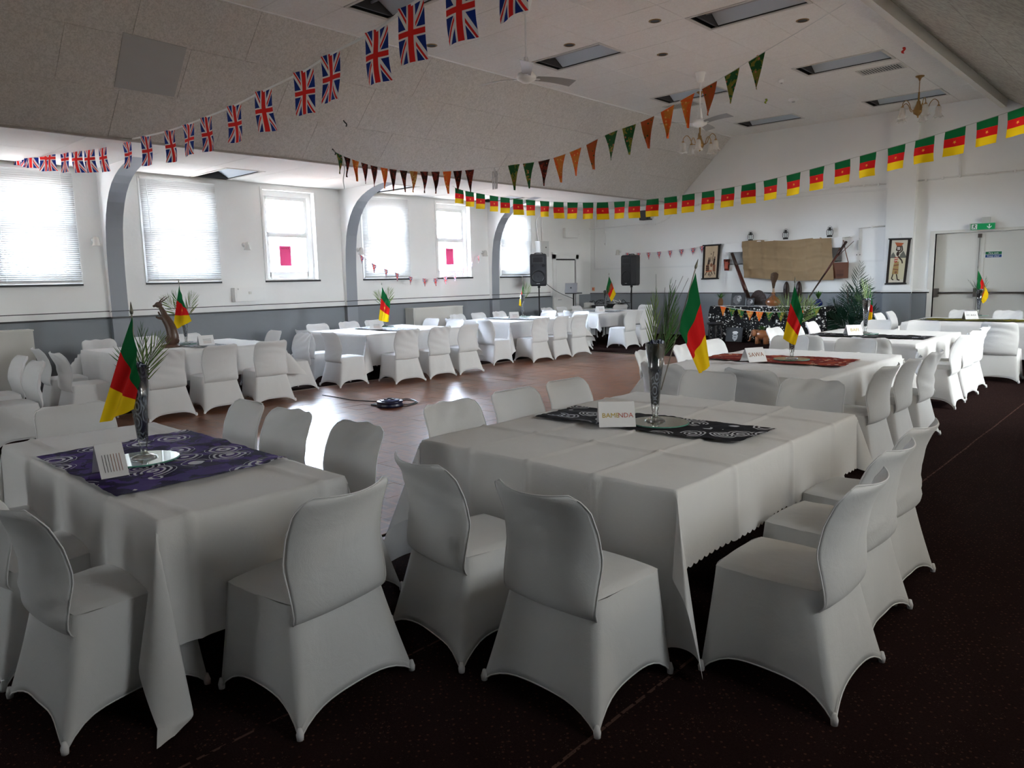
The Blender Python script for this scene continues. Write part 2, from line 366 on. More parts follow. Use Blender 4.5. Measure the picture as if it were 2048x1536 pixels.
# window bays on the left wall
LW = [(-6.2, -4.9, 0), (-1.55, -.35, 1), (.62, 1.9, 1), (2.98, 4.15, 1), (5.25, 6.52, 1), (7.52, 8.66, 0), (9.85, 11.08, 1), (12.0, 13.1, 0), (14.2, 15.35, 1)]
LW = LW[1:]
def wall_with_windows(name, x0, x1, y0, y1, ztop, wins, mat):
    g = G(); g.box((x0, y0, 0), (x1, y1, ZS)); g.box((x0, y0, ZH), (x1, y1, ztop)); c = y0
    for a, b in wins: g.box((x0, c, ZS), (x1, a, ZH)); c = b
    g.box((x0, c, ZS), (x1, y1, ZH)); return struct(g, name, mat)
wall_with_windows('wall_left', XL-.3, XL, YB, YF, 3.9, [(a, b) for a, b, c in LW], WALL)
RW_FILL = [(2.2, 3.4), (6.4, 7.6), (9.8, 11.0), (13.2, 14.4)]; RT = [.25, .16, .66, .58]     # unseen right windows added for daylight fill, panes dimmed to balance it
wall_with_windows('wall_right', XR, XR+.2, YB, YF, 3.9, RW_FILL, WALL)
BWIN_FILL = [(-11.0, -9.6), (-6.5, -5.1)]  # unseen back windows, added as soft fill on camera-facing sides
g = G(); yb0, yb1 = YB-.2, YB; g.box((XL-.3, yb0, 0), (XR+.2, yb1, ZS)); g.box((XL-.3, yb0, ZH), (XR+.2, yb1, 5.6)); c = XL-.3
for a, b in BWIN_FILL: g.box((c, yb0, ZS), (a, yb1, ZH)); c = b
g.box((c, yb0, ZS), (XR+.2, yb1, ZH)); struct(g, 'wall_back', WALL)
# far wall with the exit doorway
DX0, DX1, DZ = -4.30, -2.52, 2.39
g = G(); g.box((XL-.3, YF, 0), (DX0, YF+.25, 5.6)); g.box((DX1, YF, 0), (XR+.2, YF+.25, 5.6)); g.box((DX0, YF, DZ), (DX1, YF+.25, 5.6)); g.box((DX0-.2, YF+.25, 0), (DX1+.2, YF+.3, 2.6))
struct(g, 'wall_far', WALL)
# pilaster on the far wall
g = G().box((-5.27, YF-.14, 0), (-4.70, YF, 5.05)); struct(g, 'pilaster', WALL)
# arched ribs of the window wall
prof = [(0, .10), (1.0, .10), (1.9, .11), (2.3, .14), (2.6, .19), (2.8, .26), (3.0, .37), (3.15, .49), (3.28, .64), (3.38, .82), (3.45, 1.0), (3.50, 1.18), (3.54, 1.4), (3.56, 1.6)]
for yc in (.06, 4.70, 9.42, 13.88):
    w = .135; n = len(prof); vs = []
    for z, o in prof: vs += [(XL, yc-w, z), (XL+o, yc-w, z), (XL+o, yc+w, z), (XL, yc+w, z)]
    fs = []; mi = []
    for i in range(n-1):
        a = i*4; fs += [(a, a+1, a+5, a+4), (a+1, a+2, a+6, a+5), (a+2, a+3, a+7, a+6)]; mi += [0, 1, 0]
    g = G(); g.v = vs; g.f = fs; g.mi = mi; o = struct(g, 'arch_rib', [WALL, WALLG])
# dado rails
def rails(name, boxes, mat):
    g = G()
    for a, b in boxes: g.box(a, b)
    return struct(g, name, mat)
RAILB = flat('black_rail_paint', (.012, .012, .015), .45, .4)
rails('trim_1', [((XL, YB, 1.095), (XL+.022, 16.2, 1.125)), ((XL, YB, 1.215), (XL+.012, 16.2, 1.228))], RAILB)
rails('trim_2', [((XL, YB, 1.125), (XL+.03, 16.2, 1.215))], WALLW)
for yc in (.06, 4.70, 9.42, 13.88):
    rails('trim_1', [((XL+.10, yc-.15, 1.095), (XL+.124, yc+.15, 1.125)), ((XL, yc-.16, 1.095), (XL+.124, yc-.135, 1.125)), ((XL+.10, yc-.15, 1.215), (XL+.114, yc+.15, 1.228))], RAILB)
rails('trim_3', [((XL, YF-.02, 1.125), (-5.27, YF, 1.15)), ((-5.29, YF-.16, 1.125), (-4.68, YF-.14, 1.15)), ((-4.7, YF-.02, 1.125), (DX0-.06, YF, 1.15)), ((-5.29, YF-.16, 1.125), (-5.27, YF, 1.15))], RAILB)
rails('trim_4', [((XL, YF-.035, 1.15), (-5.27, YF, 1.20)), ((-5.30, YF-.17, 1.15), (-4.67, YF-.14, 1.20)), ((-4.7, YF-.035, 1.15), (DX0-.06, YF, 1.20))], WALLW)
# panel moulding on the far wall
def pr_rect(name, x0, x1, z0, z1, w=.045, d=.02, y=YF, mat=WALLW):
    return rails(name, [((x0, y-d, z0), (x1, y, z0+w)), ((x0, y-d, z1-w), (x1, y, z1)), ((x0, y-d, z0+w), (x0+w, y, z1-w)), ((x1-w, y-d, z0+w), (x1, y, z1-w))], mat)
pa, pb = ony(1189, 540, YF), ony(1770, 518, YF)
pr_rect('trim_5', pa.x, pb.x, pa.z, 3.45)
# ------------------------------------------------------------------ ceiling
ceil_g = G(); P = [(XL-.35, ZL+.25), (SX0-.15, ZL+.25), (SX1-.05, ZU+.25), (RX1+.05, ZU+.25), (RX0+.15, ZL+.25), (XR+.25, ZL+.25)]
for (xa, za), (xb, zb) in zip(P, P[1:]):
    ceil_g.add([(xa, YB-.2, za), (xb, YB-.2, zb), (xb, YF+.25, zb), (xa, YF+.25, za)], [(0, 1, 2, 3)])
ceiling = struct(ceil_g, 'ceiling', VOID)
TY0 = -3.37; RP = .7105                      # tile rows of the flat ceiling
XC = [-9.05, -8.25, -7.565, -6.86, -6.13, -5.44, -4.70, -3.98, -3.30]
LROWS = {}; lights = []
for yc in (2.7, 6.2, 9.87, 13.46, 16.92): LROWS[round((yc-TY0)/RP-.5)] = 1
tile_cache = {}
def tile(w, d, mat, parent, loc, rot=None, th=.02, gap=.0022):
    k = (round(w, 3), round(d, 3), mat.name)
    if k not in tile_cache:
        q = G(); a, b = w/2-gap, d/2-gap; e = .004
        q.add([(-a,-b,th),(a,-b,th),(a,b,th),(-a,b,th),(-a,-b,e),(a,-b,e),(a,b,e),(-a,b,e),(-a+e,-b+e,0),(a-e,-b+e,0),(a-e,b-e,0),(-a+e,b-e,0)],
              [(0,1,2,3),(0,4,5,1),(1,5,6,2),(2,6,7,3),(3,7,4,0),(4,8,9,5),(5,9,10,6),(6,10,11,7),(7,11,8,4),(8,11,10,9)])
        tile_cache[k] = q.mesh('ceiling_tile', mat)
    o = link(tile_cache[k], 'ceiling_tile', parent); o.location = loc
    if rot: o.rotation_euler = rot
    return o
nrow = int((YF-TY0)/RP)+1
for r in range(nrow):
    y0 = TY0+r*RP; y1 = min(y0+RP, YF); 
    if y1-y0 < .1: continue
    for c in range(8):
        if r in LROWS and c in (1, 2, 5, 6): continue
        tile(XC[c+1]-XC[c], y1-y0, TILE, ceiling, ((XC[c]+XC[c+1])/2, (y0+y1)/2, ZU))
    if r in LROWS: lights += [((XC[1]+XC[3])/2, (y0+y1)/2, XC[3]-XC[1], RP), ((XC[5]+XC[7])/2, (y0+y1)/2, XC[7]-XC[5], RP)]
# slopes: running-bond panels
def slope_tiles(xa, za, xb, zb, mat, wid=1.43, rows=3, skip=None):
    L = hypot(xb-xa, zb-za); ang = atan2(zb-za, xb-xa); h = L/rows
    for r in range(rows):
        c = (r+.5)/rows; x = xa+(xb-xa)*c; z = za+(zb-za)*c; y = YB+.02-(wid/2 if r % 2 else 0)
        while y < YF-.05:
            y0, y1 = max(y, YB+.02), min(y+wid, YF)
            if y1-y0 > .05:
                m = SMOOTHP if skip and skip(r, y0, y1) else mat
                tile(h, y1-y0, m, ceiling, (x, (y0+y1)/2, z), (0, -ang, 0), .02, .0014)
            y += wid
SMOOTHP = flat('replacement_panel', (.42, .42, .425), .6, .2, vary=.03)
slope_tiles(SX0, ZL, SX1, ZU, SLOPE)
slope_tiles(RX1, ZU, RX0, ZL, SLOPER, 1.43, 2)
def slope_hit(px, py, off=0.0):
    P0 = Vector((SX0, 0, ZL)); nrm = Vector((ZU-ZL, 0, -(SX1-SX0))).normalized(); r = ray(px, py); k = (P0-CAM).dot(nrm)/r.dot(nrm); return CAM+r*k+nrm*off
_c = [slope_hit(*q, .012) for q in ((246, 64), (373, 95), (348, 193), (228, 173))]; _m = (_c[0]+_c[1]+_c[2]+_c[3])/4; _n = Vector((ZU-ZL, 0, -(SX1-SX0))).normalized()
_o = G().add([p-_m for p in _c]+[p-_m-_n*.012 for p in _c], [(0, 1, 2, 3), (4, 7, 6, 5), (0, 4, 5, 1), (1, 5, 6, 2), (2, 6, 7, 3), (3, 7, 4, 0)]).obj('replacement_panel', SMOOTHP, ceiling, label='smooth pale grey replacement panel in the coarse slope'); _o.location = _m
# aisle ceilings
AL = {}
for x0, x1, cols in ((XL, SX0, 2), (RX0, XR, 2)):
    w = (x1-x0)/cols; r = 0; y = YB
    while y < YF-.05:
        y1 = min(y+1.16, YF)
        for c in range(cols):
            if x0 == XL and c == 0 and any(abs((y+y1)/2-q) < .58 for q in (1.4, 6.0, 9.7, 13.4)): AL[(y, y1)] = (x0, x0+w)
            tile(w, y1-y, AISLE, ceiling, (x0+(c+.5)*w, (y+y1)/2, ZL)) if not (x0 == XL and c == 0 and (y, y1) in AL) else None
        y = y1
# ceiling edge trims
rails('trim_7', [((SX1-.012, YB, ZU-.012), (SX1+.008, YF, ZU+.01))], WALLW)
g = G(); _p = [(RX1-.03, ZU+.01), (RX1-.02, ZU-.03), (RX1+.04, ZU-.25), (RX1+.14, ZU-.25), (RX1+.16, ZU)]; g.add([(x, YB, z) for x, z in _p]+[(x, YF, z) for x, z in _p], [(i, i+1, i+6, i+5) for i in range(4)]); struct(g, 'trim_8', flat('cream_trim', (.74, .70, .63), .5, .3))
rails('trim_9', [((SX0-.02, YB, ZL-.02), (SX0+.02, YF, ZL+.01))], flat('grey_edge', (.38, .36, .34), .6))
# recessed fluorescent fittings
HOUS = flat('black_light_housing', (.006, .006, .007), .5); REFL = flat('light_reflector', (.50, .56, .62), .35, .5); FRM = flat('fitting_frame', (.62, .60, .56), .5)
def fitting(x, y, w, d, z, name, label, cat, grp, louver=0):
    t = thing(name, label, cat, (x, y, z), 0, grp)
    q = G(); a, b, h = w/2-.012, d/2-.012, .17
    q.box((-a, -b, h), (a, b, h+.01)); q.box((-a, -b, .004), (-a+.01, b, h)); q.box((a-.01, -b, .004), (a, b, h)); q.box((-a, -b, .004), (a, -b+.01, h)); q.box((-a, b-.01, .004), (a, b, h))
    q.obj('housing', HOUS, t)
    q = G(); q.add([(-a+.14, b-.03, .02), (a-.02, b-.03, .02), (a-.02, b-.26, .15), (-a+.14, b-.26, .15), (-a+.14, b-.03, .03), (a-.02, b-.03, .03), (a-.02, b-.26, .16), (-a+.14, b-.26, .16)], [(0,1,2,3), (4,7,6,5), (0,4,5,1), (3,2,6,7), (0,3,7,4), (1,5,6,2)])
    q.obj('reflector', REFL, t)
    G().tube([(-a+.05, -.02, .10), (a-.05, -.02, .10)], .018, 8).obj('tube', flat('dead_tube', (.45, .46, .48), .3), t, True)
    q = G(); e = .03
    for A, B in (((-a-.01, -b-.01), (a+.01, -b+e)), ((-a-.01, b-e), (a+.01, b+.01)), ((-a-.01, -b+e), (-a+e, b-e)), ((a-e, -b+e), (a+.01, b-e))): q.box((A[0], A[1], -.008), (B[0], B[1], .006))
    q.obj('frame', FRM, t); q = G().box((-a+.10, -b+.02, .01), (-a+.13, b-.02, .15)); q.obj('bracket', DARK, t)
    return t
lab_l = ['first pair nearest the camera', 'second row', 'third row behind the near fan', 'fourth row', 'last row by the far wall']
for i, (x, y, w, d) in enumerate(lights):
    side = 'nearer the window slope' if x < -6 else 'nearer the right beam'
    fitting(x, y, w, d, ZU, 'ceiling_light', f'unlit recessed ceiling light, {lab_l[i//2]}, {side}', 'ceiling light', 'recessed lights of the upper ceiling')
for k, ((y0, y1), (x0, x1)) in enumerate(sorted(AL.items())):
    # plaster surround with a fitting in it
    cx, cy = (x0+x1)/2, (y0+y1)/2; w2, d2 = .72, .36
    q = G(); q.box((x0+.003, y0+.003, ZL), (cx-w2, y1-.003, ZL+.02)); q.box((cx+w2, y0+.003, ZL), (x1-.003, y1-.003, ZL+.02)); q.box((cx-w2, y0+.003, ZL), (cx+w2, cy-d2, ZL+.02)); q.box((cx-w2, cy+d2, ZL), (cx+w2, y1-.003, ZL+.02))
    q.obj('ceiling_tile', AISLE, ceiling)
    fitting(cx, cy, 2*w2, 2*d2, ZL, 'ceiling_light', 'unlit recessed light over the window aisle, ' + ['in the nearest bay', 'above the second blind', 'above the third blind', 'near the far speaker'][min(k, 3)], 'ceiling light', 'recessed lights of the window aisle')
def spotlight(x, y, label):
    t = thing('downlight', label, 'downlight', (x, y, ZU), 0, 'round downlights of the upper ceiling')
    G().lathe([(.068, -.006), (.086, -.004), (.088, .0), (.066, .002), (.068, -.006)], 24).obj('ring', BRASS, t, True)
    G().lathe([(.0, -.0015), (.066, -.0015)], 24).obj('dark_lens', BLACK, t)
for (px, py), lb in zip([(863, 91), (1139, 90), (1310, 42), (1325, 109), (1605, 41), (1110, 163)], ['behind the union flags', 'above the near fan blade', 'left of the large light fitting', 'right of the second light fitting', 'under the large light fitting at the right', 'beside the slope edge behind the near fan']):
    p = onz(px, py, ZU); spotlight(p.x, p.y, 'small round brass downlight ' + lb)
def vent(px, py, label):
    p = onz(px, py, ZU); t = thing('air_vent', label, 'vent', (p.x, p.y, ZU), 0)
    q = G()
    for A, B in (((-.36, -.2), (.36, -.17)), ((-.36, .17), (.36, .2)), ((-.36, -.17), (-.33, .17)), ((.33, -.17), (.36, .17))): q.box((A[0], A[1], -.014), (B[0], B[1], .0))
    q.obj('frame', FRM, t); G().box((-.34, -.18, -.003), (.34, .18, -.001)).obj('backing', DARK, t)
    s = G().cbox((0, 0, -.006), (.012, .34, .006)).mesh('slat', FRM)
    for i in range(15): link(s, 'slat', t).location = (-.31+i*.044, 0, 0)
vent(1762, 138, 'slatted air vent beside the light near the right beam'); vent(1365, 210, 'slatted air vent beside the light behind the second fan')
# ------------------------------------------------------------------ windows, blinds
def sash(n, y0, y1, parent_open=True, xo=XL-.16):
    t = thing(f'window_{n}', None, None, (xo, 0, 0), 0); t['kind'] = 'structure'
    def fr(name, a, b, x0=-.03, x1=.03): G().box((x0, a[0], a[1]), (x1, b[0], b[1])).obj(name, WHITE, t)
    fw = .085
    fr('frame', (y0, ZS), (y0+fw, ZH)); fr('frame', (y1-fw, ZS), (y1, ZH)); fr('frame', (y0+fw, ZH-.10), (y1-fw, ZH)); fr('frame', (y0+fw, ZS), (y1-fw, ZS+.07))
    m = ZS+(ZH-ZS)*.50
    for (za, zb, dx) in ((m-.02, ZH-.10, -.018), (ZS+.07, m+.05, .012)):
        fr('sash', (y0+fw, za), (y0+fw+.07, zb), dx-.02, dx+.02); fr('sash', (y1-fw-.07, za), (y1-fw, zb), dx-.02, dx+.02)
        fr('sash', (y0+fw+.05, za), (y1-fw-.05, za+.10), dx-.02, dx+.02); fr('sash', (y0+fw+.05, zb-.07), (y1-fw-.05, zb), dx-.02, dx+.02)
        G().box((dx-.002, y0+fw+.05, za+.06), (dx+.002, y1-fw-.05, zb-.05)).obj('pane', PANE, t)
    G().box((.03, y0, ZS), (.16, y1, ZS+.012)).obj('sill', WHITE, t)
    # architrave round the opening
    q = G(); a = .16; q.box((a, y0-.05, ZS-.0), (a+.018, y0, ZH+.05)); q.box((a, y1, ZS), (a+.018, y1+.05, ZH+.05)); q.box((a, y0, ZH), (a+.018, y1, ZH+.05)); q.obj('architrave', WHITE, t)
    G().box((a, y0-.05, ZS-.035), (a+.03, y1+.05, ZS-.001)).obj('sill_edge', RAILB, t)
    return t
SLAT = NB('blind_slat', .5, .3); SLAT.base((.55, .55, .54)); _t = SLAT.n('ShaderNodeBsdfTranslucent'); _t.inputs[0].default_value = (.9, .88, .85, 1)
_mx = SLAT.n('ShaderNodeMixShader'); _mx.inputs[0].default_value = .004; SLAT.link(SLAT.b.outputs[0], _mx.inputs[1]); SLAT.link(_t.outputs[0], _mx.inputs[2]); SLAT.link(_mx.outputs[0], SLAT.out.inputs[0]); SLAT = SLAT.m
CORD = flat('white_cord', (.75, .75, .73), .7)
def blind(y0, y1, label):
    t = thing('venetian_blind', label, 'window blind', (XL+.045, (y0+y1)/2, 0), 0, 'venetian blinds on the left wall'); w = (y1-y0)/2+.03
    G().box((-.02, -w, ZH+.015), (.025, w, ZH+.055)).obj('headrail', WHITE, t); G().box((-.013, -w, ZS+.01), (.013, w, ZS+.028)).obj('bottom_rail', WHITE, t)
    q = G(); n = 4; cs = []
    for i in range(n+1):
        a = (i/n-.5)*.9; r = .042; x, z = r*sin(a), r*(cos(a)-1)*.6; ti = 1.03; cs.append((x*cos(ti)-z*sin(ti), x*sin(ti)+z*cos(ti)))
    q.v = [(x, -w, z) for x, z in cs]+[(x, w, z) for x, z in cs]; q.f = [(i, i+1, n+2+i, n+1+i) for i in range(n)]; q.mi = [0]*n
    me = q.mesh('slat', SLAT); ns = int((ZH-ZS)/.0325)
    for i in range(ns): link(me, 'slat', t).location = (0, 0, ZS+.045+i*.0325)
    for yy in (-w*.72, w*.72): G().tube([(.013, yy, ZS+.02), (.013, yy, ZH+.02)], .0015, 4).obj('ladder_cord', CORD, t)
    G().tube([(.03, -w*.85, ZH), (.04, -w*.84, ZS+.85)], .004, 6).obj('wand', WHITE, t); return t
bl = ['venetian blind behind the leftmost table, nearest the camera', 'venetian blind out of frame', 'venetian blind at the left edge of the photo', 'venetian blind over the bright window behind the animal statue', 'venetian blind above the white storage heater', 'venetian blind beside the tall left loudspeaker']
bl = ['white venetian blind of the bay behind the camera', 'white venetian blind just beyond the left frame edge', 'large white venetian blind at the left edge', 'sunlit white venetian blind left of the first open window', 'white venetian blind above the storage heater', 'white venetian blind behind the left loudspeaker']
bi = 0
for k, (y0, y1, b) in enumerate(LW):
    sash(k+1, y0, y1)
    if b: blind(y0, y1, bl[bi]); bi += 1
    portal((XL-.28, (y0+y1)/2, (ZS+ZH)/2), (ZH-ZS, y1-y0), (0, -pi/2, 0))
PINK = flat('pink_notice_paper', (.85, .08, .25), .7)
for y, z, lb in ((8.02, 1.98, 'pink paper notice in the lower pane of the nearer open window'), (12.52, 2.0, 'pink paper notice in the lower pane of the farther open window')):
    t = thing('notice', lb, 'notice', (XL-.135, y, z)); G().box((0, -.13, 0), (.002, .13, .40)).obj('sheet', PINK, t)
    text('heading', 'NOTICE', .05, flat('notice_ink', (.35, .02, .06)), t, (.003, 0, .35), (pi/2, 0, pi/2))
k = len(LW)+1
for (y0, y1), _k in zip(RW_FILL, RT):
    t = thing(f'window_{k}', None, None, (XR+.1, 0, 0)); t['kind'] = 'structure'; k += 1
    q = G(); q.box((-.03, y0, ZS), (.03, y0+.07, ZH)); q.box((-.03, y1-.07, ZS), (.03, y1, ZH)); q.box((-.03, y0, ZH-.08), (.03, y1, ZH)); q.box((-.03, y0, ZS), (.03, y1, ZS+.07)); q.box((-.03, y0, 2.55), (.03, y1, 2.62)); q.obj('frame', WHITE, t)
    G().box((-.002, y0+.07, ZS+.07), (.002, y1-.07, ZH-.08)).obj('pane', tint(_k), t)
    portal((XR+.18, (y0+y1)/2, (ZS+ZH)/2), (ZH-ZS, y1-y0), (0, pi/2, 0))
for x0, x1 in BWIN_FILL:
    t = thing(f'window_{k}', None, None, (0, YB-.1, 0)); t['kind'] = 'structure'; k += 1
    q = G(); q.box((x0, -.03, ZS), (x0+.07, .03, ZH)); q.box((x1-.07, -.03, ZS), (x1, .03, ZH)); q.box((x0, -.03, ZH-.08), (x1, .03, ZH)); q.box((x0, -.03, ZS), (x1, .03, ZS+.07)); q.box((x0, -.03, 2.55), (x1, .03, 2.62)); q.obj('frame', WHITE, t)
    G().box((x0+.07, -.002, ZS+.07), (x1-.07, .002, ZH-.08)).obj('pane', tint(.23), t)
    portal(((x0+x1)/2, YB-.18, (ZS+ZH)/2), (x1-x0, ZH-ZS), (-pi/2, 0, 0))
# ------------------------------------------------------------------ outside
def brick_mat():
    b = NB('pale_brickwork', .9, .1); geo = b.n('ShaderNodeNewGeometry').outputs['Position']; x, y, z = b.sep(geo); cb = b.n('ShaderNodeCombineXYZ'); b.link(y, cb.inputs[0]); b.link(z, cb.inputs[1])
    br = b.n('ShaderNodeTexBrick'); b.link(cb.outputs[0], br.inputs[0]); br.inputs['Scale'].default_value = 1; br.inputs['Brick Width'].default_value = .22; br.inputs['Row Height'].default_value = .075; br.inputs['Mortar Size'].default_value = .008
    br.inputs['Color1'].default_value = (.34, .16, .12, 1); br.inputs['Color2'].default_value = (.28, .13, .10, 1); br.inputs['Mortar'].default_value = (.4, .38, .36, 1); b.base(br.outputs[0]); return b.m
BRICK = brick_mat()
t = thing('brick_boundary_wall', 'low brick wall outside the windows', 'wall', (-17.6, 9, -.5)); G().box((-.12, -11, 0), (.12, 16, 2.3)).obj('brickwork', BRICK, t); G().box((-.16, -11, 2.3), (.16, 16, 2.38)).obj('coping', flat('coping_stone', (.5, .5, .5)), t)
t = thing('neighbouring_house', 'pale house with grey roof outside the first open window', 'building', (-27, 14, -.5)); G().box((-4, -6, 0), (4, 7, 4.6)).obj('walls', flat('pale_render', (.6, .6, .58), .9), t)
G().add([(-4.4, -6.4, 4.5), (4.4, -6.4, 4.5), (4.4, 7.4, 4.5), (-4.4, 7.4, 4.5), (0, -4, 6.6), (0, 5, 6.6)], [(0, 1, 4), (1, 2, 5, 4), (2, 3, 5), (3, 0, 4, 5), (0, 3, 2, 1)]).obj('roof', flat('slate_roof', (.22, .22, .24), .8), t)
for yy in (-4, -1.2, 1.8, 4.6):
    w = G().box((4, yy-.5, 2.6), (4.04, yy+.5, 3.9)).obj('window', WHITE, t); G().box((4.04, yy-.42, 2.68), (4.05, yy+.42, 3.82)).obj('pane', flat('far_pane', (.1, .12, .14), .2), w)
# ================================================================== COVERED CHAIRS  (local: seat faces +y, back at -y)
def prof_y(z):
    P = [(.36, -.190), (.385, -.222), (.41, -.240), (.45, -.248), (.52, -.252), (.62, -.252), (.72, -.268), (.80, -.298), (.87, -.345)]
    for (a, ya), (b, yb) in zip(P, P[1:]):
        if z <= b: k = max(0, (z-a)/(b-a)); k = k; return ya+(yb-ya)*k
    return P[-1][1]
def fold(s, z, var):
    if var == 0: return 0.0
    if var == 1: return .0065*exp(-((z-.74)/.09)**2)*sin(62*(z+.05*s*s*.9+.02*s))*(.5+.5*cos(1.1*s)) + .005*exp(-((z-.56)/.05)**2)*sin(90*z+5*s)*abs(s)
    if var == 2: return .0085*exp(-((z-.80)/.06)**2)*sin(9*s+40*z) + .0055*exp(-((z-.60)/.10)**2)*sin(55*z+4*s)
    return .0075*exp(-((z-.50)/.06)**2)*sin(70*z-6*s)*abs(s) + .0015*sin(30*z+2*s)
def chair_meshes(var):
    out = {}
    NU, NV = 26, 26; Wd = .228
    def P(s, t, side):
        q = min(1, max(0, (t-.70)/.30)); wf = 1-.26*(1-sqrt(max(0, 1-q*q))); ql = min(1, max(0, (-t-.90)/.10)); wf *= 1-.05*(1-sqrt(max(0, 1-ql*ql)))
        z = .375+.49*(t+1)/2; bow = (1-.25*(t > .2)*(t-.2)); x = s*Wd*wf*(1+.05*(1-abs(t)))
        rag = 0
        if var == 2: rag = .007*max(0, t-.55)/.45*sin(s*6+1)*(1-s*s)
        y = prof_y(z) + .064*s*s*bow*(.22+.78*min(1, max(0, (z-.38)/.20))); th = .017*(1-abs(s)**7)*(1-max(0, abs(t))**9)
        y += side*th - fold(s, z, var)*(1 if side < 0 else -1)*(1-abs(s)**8)
        return (x, y, z+.010*(1-s*s)*max(0, t)**2*0 + rag - .010*(1-s*s)*max(0, t)**6)
    tt = lambda k: sin((k-.5)*pi)*.35+(2*k-1)*.65
    g = G(); g.grid(lambda a, b: P(tt(a), tt(b), -1), NU, NV); g.grid(lambda a, b: P(-tt(a), tt(b), 1), NU, NV)
    bmv = g.mesh('backrest', COVER, True); bm = bmesh.new(); bm.from_mesh(bmv); bmesh.ops.remove_doubles(bm, verts=bm.verts, dist=.0004); bm.to_mesh(bmv); bm.free(); out['backrest'] = bmv
    # seat: domed square pad
    def S(a, b):
        s, t = 2*a-1, 2*b-1; k = 1-.055*(s*s*t*t); x = s*.222*k*(1-.02*(t < 0)); y = .018+t*.215*k; r = max(abs(s), abs(t))
        z = .462+.010*(1-s*s)*(1-t*t*.6) - (.012*max(0, (r-.90)/.10)**2)
        if var == 3: z += .0015*sin(20*s+9*t)
        return (x, y, z)
    g = G(); g.grid(S, 18, 18); out['seat'] = g.mesh('seat', COVER, True)
    # skirt
    top = [(-.222, -.197), (.222, -.197), (.218, .233), (-.218, .233)]; bot = [(-.292, -.292), (.292, -.292), (.250, .262), (-.250, .262)]; arch = [.072, .098, .082, .098]
    n = 14; L = 15; ring = []
    for e in range(4):
        for k in range(n):
            u = k/n; ring.append((e, u))
    vs = []; N = len(ring)
    for l in range(L+1):
        h = l/L
        for e, u in ring:
            a, b = top[e], top[(e+1) % 4]; c, d = bot[e], bot[(e+1) % 4]; ue = u
            tx, ty = a[0]+(b[0]-a[0])*ue, a[1]+(b[1]-a[1])*ue; bx, by = c[0]+(d[0]-c[0])*ue, c[1]+(d[1]-c[1])*ue
            # rounded corner at the seat edge
            cc = (1-min(1, min(u, 1-u)*n/1.6)); nx, ny = [(0, -1), (1, 0), (0, 1), (-1, 0)][e]; m = 4*u*(1-u)
            hem = .004+arch[e]*(1-abs(2*u-1)**3.6)
            z = .452+(hem-.452)*h; f = h**1.15; ins = -.030*m*h + .012*m*sin(pi*h*.9)
            # the knee of cloth under the back of the seat
            if e == 0: ins += -.022*exp(-((h-.12)/.12)**2)*m*0
            x = tx+(bx-tx)*f + nx*ins; y = ty+(by-ty)*f + ny*ins
            if var: x += nx*.0025*sin(17*u+5*h+var)*h; y += ny*.0025*sin(15*u+4*h+var)*h
            if var in (2, 3) and e in (1, 3): x += nx*.005*exp(-((u-.80)/.12)**2)*sin(30*u+9*h)*(1-h)
            k = cc*(1-h)*.012; x -= (1 if x > 0 else -1)*k; y -= (1 if y > 0.02 else -1)*k
            vs.append((x, y, z))
    fs = [(l*N+i, l*N+(i+1) % N, (l+1)*N+(i+1) % N, (l+1)*N+i) for l in range(L) for i in range(N)]
    # inner return so the edge has thickness
    m0 = len(vs); vs += [(x*.985, .01+(y-.01)*.985, z+.001) for x, y, z in vs[L*N:]]; vs += [(x*.985, .01+(y-.01)*.985, z+.03) for x, y, z in vs[L*N:L*N+N]]
    for i in range(N):
        j = (i+1) % N; fs += [(L*N+i, L*N+j, m0+j, m0+i), (m0+i, m0+j, m0+N+j, m0+N+i)]
    g = G(); g.v = vs; g.f = fs; g.mi = [0]*len(fs); out['skirt'] = g.mesh('skirt', COVER, True)
    q = G(); q.tube([(.0, .0, 0), (.0, 0, .02), (0, 0, .045)], [.0125, .0145, .007], 10); out['foot'] = q.mesh('foot_pocket', COVER_EDGE, True)
    # stitched hem: a thin cord along the skirt edge
    hp = [Vector((x, y, z-.001)) for x, y, z in vs[L*N:L*N+N]]; hp.append(hp[0]); q = G(); q.tube(hp, .0032, 5, cap=False); out['hem'] = q.mesh('hem', COVER_EDGE, True)
    e = [Vector(P(s/12, tt(1)*1.0, 0)) for s in range(-12, 13)]
    side = lambda sg: [Vector(P(sg, tt(k/18), 0)) for k in range(0, 19)]
    rim = side(-1)+e[1:-1]+side(1)[::-1]; q = G(); q.tube(rim, .0030, 5); out['rim'] = q.mesh('seam', COVER_EDGE, True)
    return out
CM = [chair_meshes(v) for v in range(4)]
FEET = [(-.288, -.288), (.288, -.288), (.247, .258), (-.247, .258)]
PROTO = []
def chair(x, y, rz, label, grp, var=0):
    t = thing('banquet_chair', label, 'chair', (x, y, .0), rz, grp); m = CM[var]
    link(m['seat'], 'seat', t); link(m['skirt'], 'skirt', t); bk = link(m['backrest'], 'backrest', t); link(m['rim'], 'seam', bk); link(m['hem'], 'hem', t)
    for fx, fy in FEET: link(m['foot'], 'foot_pocket', t).location = (fx, fy, 0)
    return t
# facing: N = faces +y, S = -y, E = +x, W = -x
FACE = {'N': 0, 'S': pi, 'E': -pi/2, 'W': pi/2}
